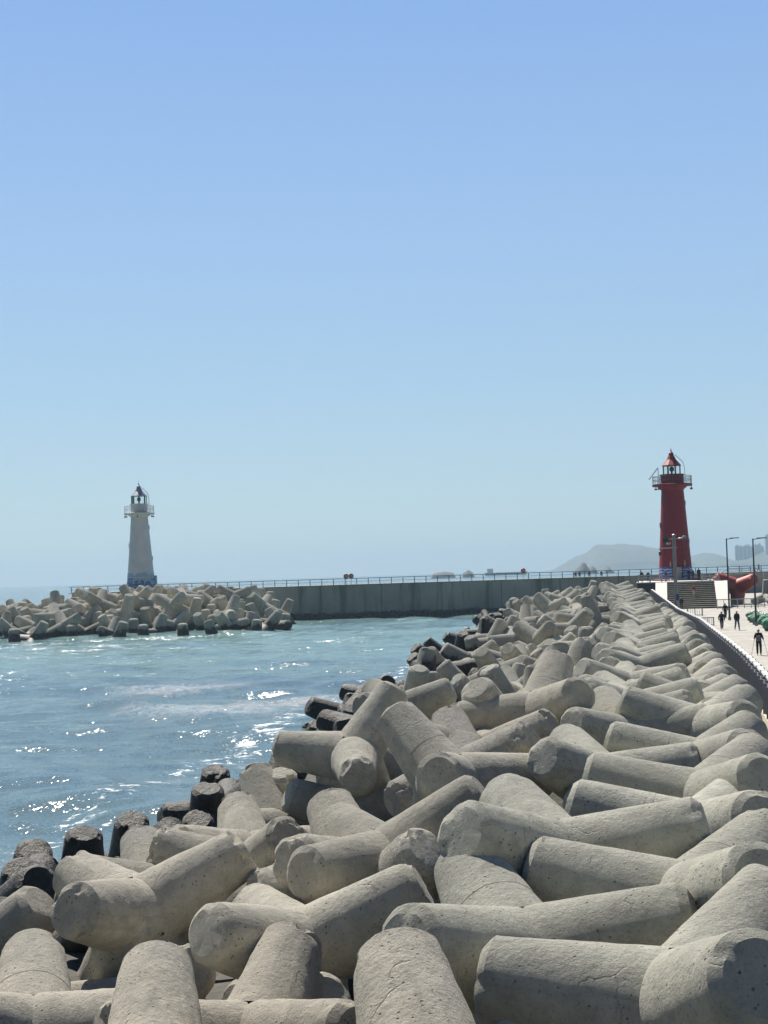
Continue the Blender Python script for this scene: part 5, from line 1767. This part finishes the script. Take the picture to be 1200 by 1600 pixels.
# low barriers on the walkway
def barrier(x, y, w_, h, m, label, rz=0):
    r_ = empty('barrier', (x, y, 0), rz, label, 'barrier', 'small barriers on the walkway')
    b = MB()
    for z in (h, h*.12): b.box((0, 0, z), (w_, .07, .07))
    for sx in (-1, 0, 1): b.box((sx*w_/2*.97, 0, h/2), (.08, .08, h))
    b.build('frame', m, r_)
    b = MB()
    for k in range(7): b.bar((-w_/2+w_*(k+.5)/7, 0, h*.12), (-w_/2+w_*(k+.5)/7, 0, h), .02, 5)
    b.build('bars', M['white'], r_)
barrier(35.6, 171.5, 1.9, .95, M['teal'], 'small teal framed barrier beside the fence near the foot of the steps', .2)
barrier(31.0, 143.5, 1.2, .8, M['white'], 'small white wire barrier beside the fence left of the walking couple', .1)

# white fence before the painted armour units
wf = empty('harbour_fence', (46.8, 196, 0), 0, 'low white railing in front of the red painted tetrapod', 'fence')
b = MB(); b.box((0, 0, 1.22), (6.4, .09, .10)); b.box((0, 0, .18), (6.4, .06, .06)); b.build('rail', M['white'], wf)
for k in range(8):
    b = MB(); b.box((-3.15+.9*k, 0, .61), (.09, .08, 1.22)); b.build('post', M['white'], wf)
b = MB()
for k in range(44): b.box((-3.1+.144*k, 0, .66), (.025, .03, 1.0))
b.build('bars', M['teal'], wf)

# bundles of green netting stacked along the quay edge
def net_bundle(x, y, s, h, m, label, rz):
    r_ = empty('net_bundle', (x, y, 0), rz, label, 'net bundle', 'green fishing net bundles heaped along the quay')
    rng = random.Random(int(x*31+y*7)); b = MB(); n = 22; pr = []
    ph = [rng.uniform(0, 6) for _ in range(6)]
    v = []
    L = 12
    for i in range(L+1):
        t = i/L; base = (1-abs(2*t-1)**3.2)**.5 if 0 < t < 1 else .02
        base = max(base, .05) if t > .5 else max(base, .72)
        for k in range(n):
            a = 2*pi*k/n
            rr = s*base*(1+.10*sin(3*a+ph[0]+4*t)+.07*sin(7*a+ph[1]-6*t)+.05*sin(11*t+ph[2])+rng.uniform(-.035, .035))
            v.append((rr*cos(a), rr*sin(a), h*t+.04*sin(5*a+ph[3])*t))
    f = [(i*n+k, i*n+(k+1) % n, (i+1)*n+(k+1) % n, (i+1)*n+k) for i in range(L) for k in range(n)] + [tuple(range(L*n, L*n+n))]
    b.add(v, f); b.build('netting', m, r_)
    b = MB(); b.ring(s*.97, h*.5, .045, 18); b.ring(s*.8, h*.82, .035, 18); b.build('rope', M['white'] if rng.random() < .4 else M['teal'], r_)
    fl = MB()
    for k in range(5):
        a = rng.uniform(0, 6.28); rr = s*.75
        fl.lathe([(.01, h*.86), (.10, h*.90), (.12, h*.97), (.01, h*1.04)], 8, (rr*cos(a)*.6, rr*sin(a)*.6))
    fl.build('floats', M['white'], r_)
rng = random.Random(11); cnt = 0
ordn = ['first', 'second', 'third', 'fourth', 'fifth', 'sixth', 'seventh', 'eighth', 'ninth', 'tenth', 'eleventh', 'twelfth']
for row in range(3):
    for k in range(8 if row < 2 else 6):
        t = (k+.5)/8
        y = 158 - 50*t; ex = float(np.interp(y, [108, 131, 150, 162], [28.9, 32.9, 36.3, 38.6])) + 1.3 + row*2.7
        x = ex+rng.uniform(-.4, .4); yy = y+rng.uniform(-1.5, 1.5)
        big = rng.random() < .4
        mm = M['netg'] if big else M['netg2']
        net_bundle(x, yy, rng.uniform(1.0, 1.35) if big else rng.uniform(.8, 1.1), rng.uniform(1.0, 1.5) if big else rng.uniform(.7, 1.1), mm,
                   '%s green net bundle, %s from the far end in the %s row' % ('bulky deep' if big else 'pale', ordn[k], ('quayside', 'middle', 'rear')[row]), rng.uniform(0, 3))

# ---------------------------------------------------------------- people
def skin_obj(name, pts, edges, m, parent, root_i=0, sub=1):
    me = bpy.data.meshes.new(name)
    me.from_pydata([p[:3] for p in pts], edges, [])
    me.materials.append(m)
    o = bpy.data.objects.new(name, me); COL.objects.link(o)
    if parent: o.parent = parent
    sk = o.modifiers.new('skin', 'SKIN'); sk.use_smooth_shade = True
    sv = me.skin_vertices[0].data
    for i, p in enumerate(pts):
        r_ = p[3]; sv[i].radius = (r_ if not isinstance(r_, tuple) else r_[0], r_ if not isinstance(r_, tuple) else r_[1])
        sv[i].use_root = (i == root_i)
    s = o.modifiers.new('sub', 'SUBSURF'); s.levels = sub; s.render_levels = sub
    return o

def person(x, y, z, yaw, label, jacket, trousers, hair='hair', h=1.7, pose='stand', group=None, phase=1, extras=None, skirt=False):
    """yaw = 0 faces +y (away from the camera), 180 faces the camera"""
    k = h/1.7
    root = empty('person', (x, y, z), R(yaw), label, 'person', group)
    st_ = .17*phase if pose == 'walk' else 0.0
    hipz = .90
    if pose == 'sit': hipz = .48
    hip = {-1: (-.09, 0, hipz-.03), 1: (.09, 0, hipz-.03)}
    if pose == 'sit':
        knee = {s: (s*.12, .42, .50) for s in (-1, 1)}; ank = {s: (s*.12, .45, .09) for s in (-1, 1)}
    else:
        knee = {s: (s*.10, .04+s*st_*.8, .48) for s in (-1, 1)}; ank = {s: (s*.10, -.02+s*st_*1.6, .09+(.05 if s*st_ < 0 else 0)) for s in (-1, 1)}
    toe = {s: (ank[s][0]+s*.02, ank[s][1]+.17, .035 if pose != 'walk' else max(.035, ank[s][2]-.06)) for s in (-1, 1)}
    dz = hipz-.90
    chest = (0, .01, 1.22+dz); neck = (0, .0, 1.42+dz); head = (0, .02, 1.53+dz); crown = (0, .01, 1.64+dz)
    sh = {s: (s*.17, 0, 1.35+dz) for s in (-1, 1)}
    if pose == 'poles':
        el = {s: (s*.25, -.02, 1.08) for s in (-1, 1)}; wr = {s: (s*.27, .20, 1.0) for s in (-1, 1)}
    elif pose == 'front':
        el = {s: (s*.27, .02, 1.10+dz) for s in (-1, 1)}; wr = {s: (s*.10, .24, 1.08+dz) for s in (-1, 1)}
    elif pose == 'sit':
        el = {s: (s*.25, .08, 1.10+dz) for s in (-1, 1)}; wr = {s: (s*.14, .32, 1.06+dz) for s in (-1, 1)}
    else:
        el = {s: (s*.235, -.02-s*st_*.5, 1.10) for s in (-1, 1)}; wr = {s: (s*.225, .04-s*st_*1.0, .86) for s in (-1, 1)}
    K = lambda p, r_: (p[0]*k, p[1]*k, p[2]*k, r_*k if not isinstance(r_, tuple) else (r_[0]*k, r_[1]*k))
    P = [K((0, 0, hipz), (.14, .10)), K((0, .0, (hipz+chest[2])/2), (.125, .095)), K(chest, (.15, .105)), K(neck, .058), K((0, .015, 1.47+dz), .06), K(head, (.078, .092)), K(crown, (.07, .078))]
    E_ = [(0, 1), (1, 2), (2, 3), (3, 4), (4, 5), (5, 6)]
    for s in (-1, 1):
        a = len(P); P += [K(sh[s], .062), K(el[s], .042), K(wr[s], .028)]
        E_ += [(2, a), (a, a+1), (a+1, a+2)]
        # hand: palm then unequal fingers and a thumb
        w0 = Vector(wr[s]); d = (w0-Vector(el[s])).normalized(); sd_ = Vector((s, 0, 0)).cross(d).normalized() if abs(d.x) < .9 else Vector((0, 0, 1))
        palm = w0+d*.07
        b0 = len(P); P.append(K(tuple(palm), (.034, .018))); E_.append((a+2, b0))
        for j, (off, ln) in enumerate(((-.03, .062), (-.01, .078), (.01, .072), (.03, .055))):
            q0 = palm+sd_*off+d*.035; q1 = q0+d*ln+Vector((-s*.015, 0, 0))
            c0 = len(P); P += [K(tuple(q0), .0095), K(tuple(q1), .007)]; E_ += [(b0, c0), (c0, c0+1)]
        th0 = palm-d*.02+sd_*-.035; th1 = th0+d*.045-sd_*.02
        c0 = len(P); P += [K(tuple(th0), .010), K(tuple(th1), .008)]; E_ += [(b0, c0), (c0, c0+1)]
        a = len(P); P += [K(hip[s], .085), K(knee[s], .055), K(ank[s], .038), K(toe[s], (.036, .028))]
        E_ += [(0, a), (a, a+1), (a+1, a+2), (a+2, a+3)]
    # nose and ears
    a = len(P); P += [K((0, .115, 1.535+dz), .012)]; E_.append((5, a))
    for s in (-1, 1): a = len(P); P += [K((s*.092, .01, 1.54+dz), .014)]; E_.append((5, a))
    body = skin_obj('body', P, E_, M['skin'], root)
    # jacket
    J = [K((0, 0, hipz-.06), (.19, .15)), K((0, 0, (hipz+chest[2])/2), (.185, .15)), K(chest, (.20, .15)), K((0, 0, 1.40+dz), (.10, .085))]
    Ej = [(0, 1), (1, 2), (2, 3)]
    for s in (-1, 1):
        a = len(J); e_, w_ = Vector(el[s]), Vector(wr[s])
        J += [K(sh[s], .08), K(el[s], .062), K(tuple(e_.lerp(w_, .93)), .05)]; Ej += [(2, a), (a, a+1), (a+1, a+2)]
    skin_obj('jacket', J, Ej, M[jacket], root)
    # trousers
    T = [K((0, 0, hipz), (.15, .115))]; Et = []
    for s in (-1, 1):
        a = len(T); T += [K(hip[s], .105), K(knee[s], .08), K(ank[s], .062)]; Et += [(0, a), (a, a+1), (a+1, a+2)]
    skin_obj('trousers', T, Et, M[trousers], root)
    for s in (-1, 1):
        hx = Vector(ank[s]); tx = Vector(toe[s])
        skin_obj('shoe', [K((hx.x, hx.y-.04, max(.045, hx.z-.05)), .045), K(tuple(tx+Vector((0, 0, .01))), (.045, .035))], [(0, 1)], M['blackcloth'], root)
    hb = [K((0, -.025, 1.575+dz), (.085, .09)), K((0, -.01, 1.655+dz), (.078, .085))]
    skin_obj('hair', hb, [(0, 1)], M[hair], root)
    if extras: extras(root, k, wr)
    return root

def with_poles(root, k, wr):
    for s in (-1, 1):
        w_ = wr[s]
        p = empty('walking_pole', (0, 0, 0))
        b = MB(); b.bar((w_[0]*1.02, w_[1]+.08, w_[2]+.06), (w_[0]*1.9, w_[1]+.10, 0.02), .013, 6); o = b.build('walking_pole', M['steel'])
        bpy.data.objects.remove(p)
        o.matrix_world = root.matrix_basis.copy()
        tag(o, 'thin walking pole held by the %s hand of the lone walker in black' % ('left' if s < 0 else 'right'), 'walking pole')
    b = MB(); b.box((.02, .30, 1.10), (.26, .10, .34), .2); o = b.build('cloth_bag', M['greycloth'], bevel=.03)
    o.matrix_world = root.matrix_basis.copy(); tag(o, 'pale grey cloth bag held in front by the lone walker', 'bag')
person(23.9, 95.7, 0, 170, 'person in a black jacket walking alone on the walkway with two thin poles', 'blackcloth', 'blackcloth', h=1.76, pose='poles', extras=with_poles)
person(30.2, 134.0, 0, 176, 'person in dark navy top and dark trousers, left of the walking couple', 'navycloth', 'navycloth', 'hairg', h=1.74, pose='walk', group=None)
person(31.1, 132.0, 0, 184, 'person in black jacket and blue jeans, right of the walking couple', 'blackcloth', 'jeans', h=1.80, pose='walk', phase=-1)
person(36.6, 160.5, 0, 178, 'person dressed in black behind the walking couple', 'blackcloth', 'blackcloth', h=1.75, pose='walk')
person(39.6, 199.3, 0, 5, 'person in dark clothes at the foot of the steps', 'navycloth', 'blackcloth', h=1.68)
person(42.55, 205.2, 3.45*6/14, 10, 'person in red top and white trousers climbing the steps', 'redcloth', 'whitecloth', h=1.70, pose='walk')
person(34.6, 177.5, 0, 0, 'person in blue coat standing just behind the loudspeaker pole', 'bluecloth', 'navycloth', h=1.72)
person(37.1, 215.0, 3.6, 190, 'person in black leaning at the left end of the white slatted railing', 'blackcloth', 'greycloth', h=1.7, pose='front')
person(38.1, 215.3, 3.6, 175, 'person in black jacket at the middle of the left white railing', 'blackcloth', 'navycloth', h=1.62, pose='front')
person(40.9, 216.5, 3.6, 60, 'person in grey trousers standing beside the left edge of the red lighthouse', 'blackcloth', 'greycloth', h=1.68, pose='front')
person(45.5, 222.6, 3.6, 0, 'person in navy standing before the blue mural of the red lighthouse', 'navycloth', 'navycloth', h=1.78)
person(46.2, 223.0, 3.6, 8, 'person in blue jeans standing right of the person in navy at the mural', 'bluecloth', 'jeans', h=1.66)
person(47.0, 222.6, 3.6, -20, 'tall person in black at the right edge of the red lighthouse', 'blackcloth', 'blackcloth', h=1.85)
person(51.8, 200.5, 0, 185, 'person in black with a white scarf near the grey tetrapods', 'blackcloth', 'blackcloth', h=1.75, pose='front')
for (x, lab, jk) in ((38.1, 'person in navy seated on the pier, left of the seated pair', 'navycloth'), (38.9, 'person in blue seated on the pier, right of the seated pair', 'bluecloth'),
                     (40.9, 'person in black seated alone on the pier wall between the pair and the railing', 'blackcloth'), (43.4, 'person in dark blue seated on the pier nearest the white railing', 'navycloth')):
    person(x, pier_y(x)+1.3, 4.06, 180, lab, jk, 'navycloth', h=1.75, pose='sit')
    s_ = MB(); s_.box((0, 0, .38), (.5, .5, .05)); 
    se = empty('stool', (x, pier_y(x)+1.32, 4.06), 0, 'low folding stool under the '+lab.split(' on the pier')[0].split(' alone')[0]+(' alone' if 'alone' in lab else ' on the pier'), 'stool')
    s_.build('seat', M['bluecloth'], se)
    for ax_ in (-1, 1):
        l_ = MB(); l_.bar((ax_*.22, -.22, 0), (ax_*.22, .22, .37), .015, 6); l_.bar((ax_*.22, .22, 0), (ax_*.22, -.22, .37), .015, 6); l_.build('leg', M['steel'], se)
person(76.2, pier_y(76.2)+1.5, 4.06, 90, 'person in dark clothes walking alone on the far right of the pier', 'blackcloth', 'greycloth', h=1.72, pose='walk')

# ---------------------------------------------------------------- sea haze
hz = MB(); hz.box((0, 3500, 46.0), (15400, 8000, 124))
HAZE = True
if HAZE:
    m = bpy.data.materials.new('haze_air'); m.use_nodes = True
    t = m.node_tree; t.nodes.clear()
    out = t.nodes.new('ShaderNodeOutputMaterial'); pv = t.nodes.new('ShaderNodeVolumePrincipled')
    pv.inputs['Color'].default_value = (.265, .385, .495, 1)
    pv.inputs['Density'].default_value = 0.00019
    pv.inputs['Anisotropy'].default_value = 0.25
    t.links.new(pv.outputs[0], out.inputs['Volume'])
    o = hz.build('haze', m)
    tag(o, kind='stuff')
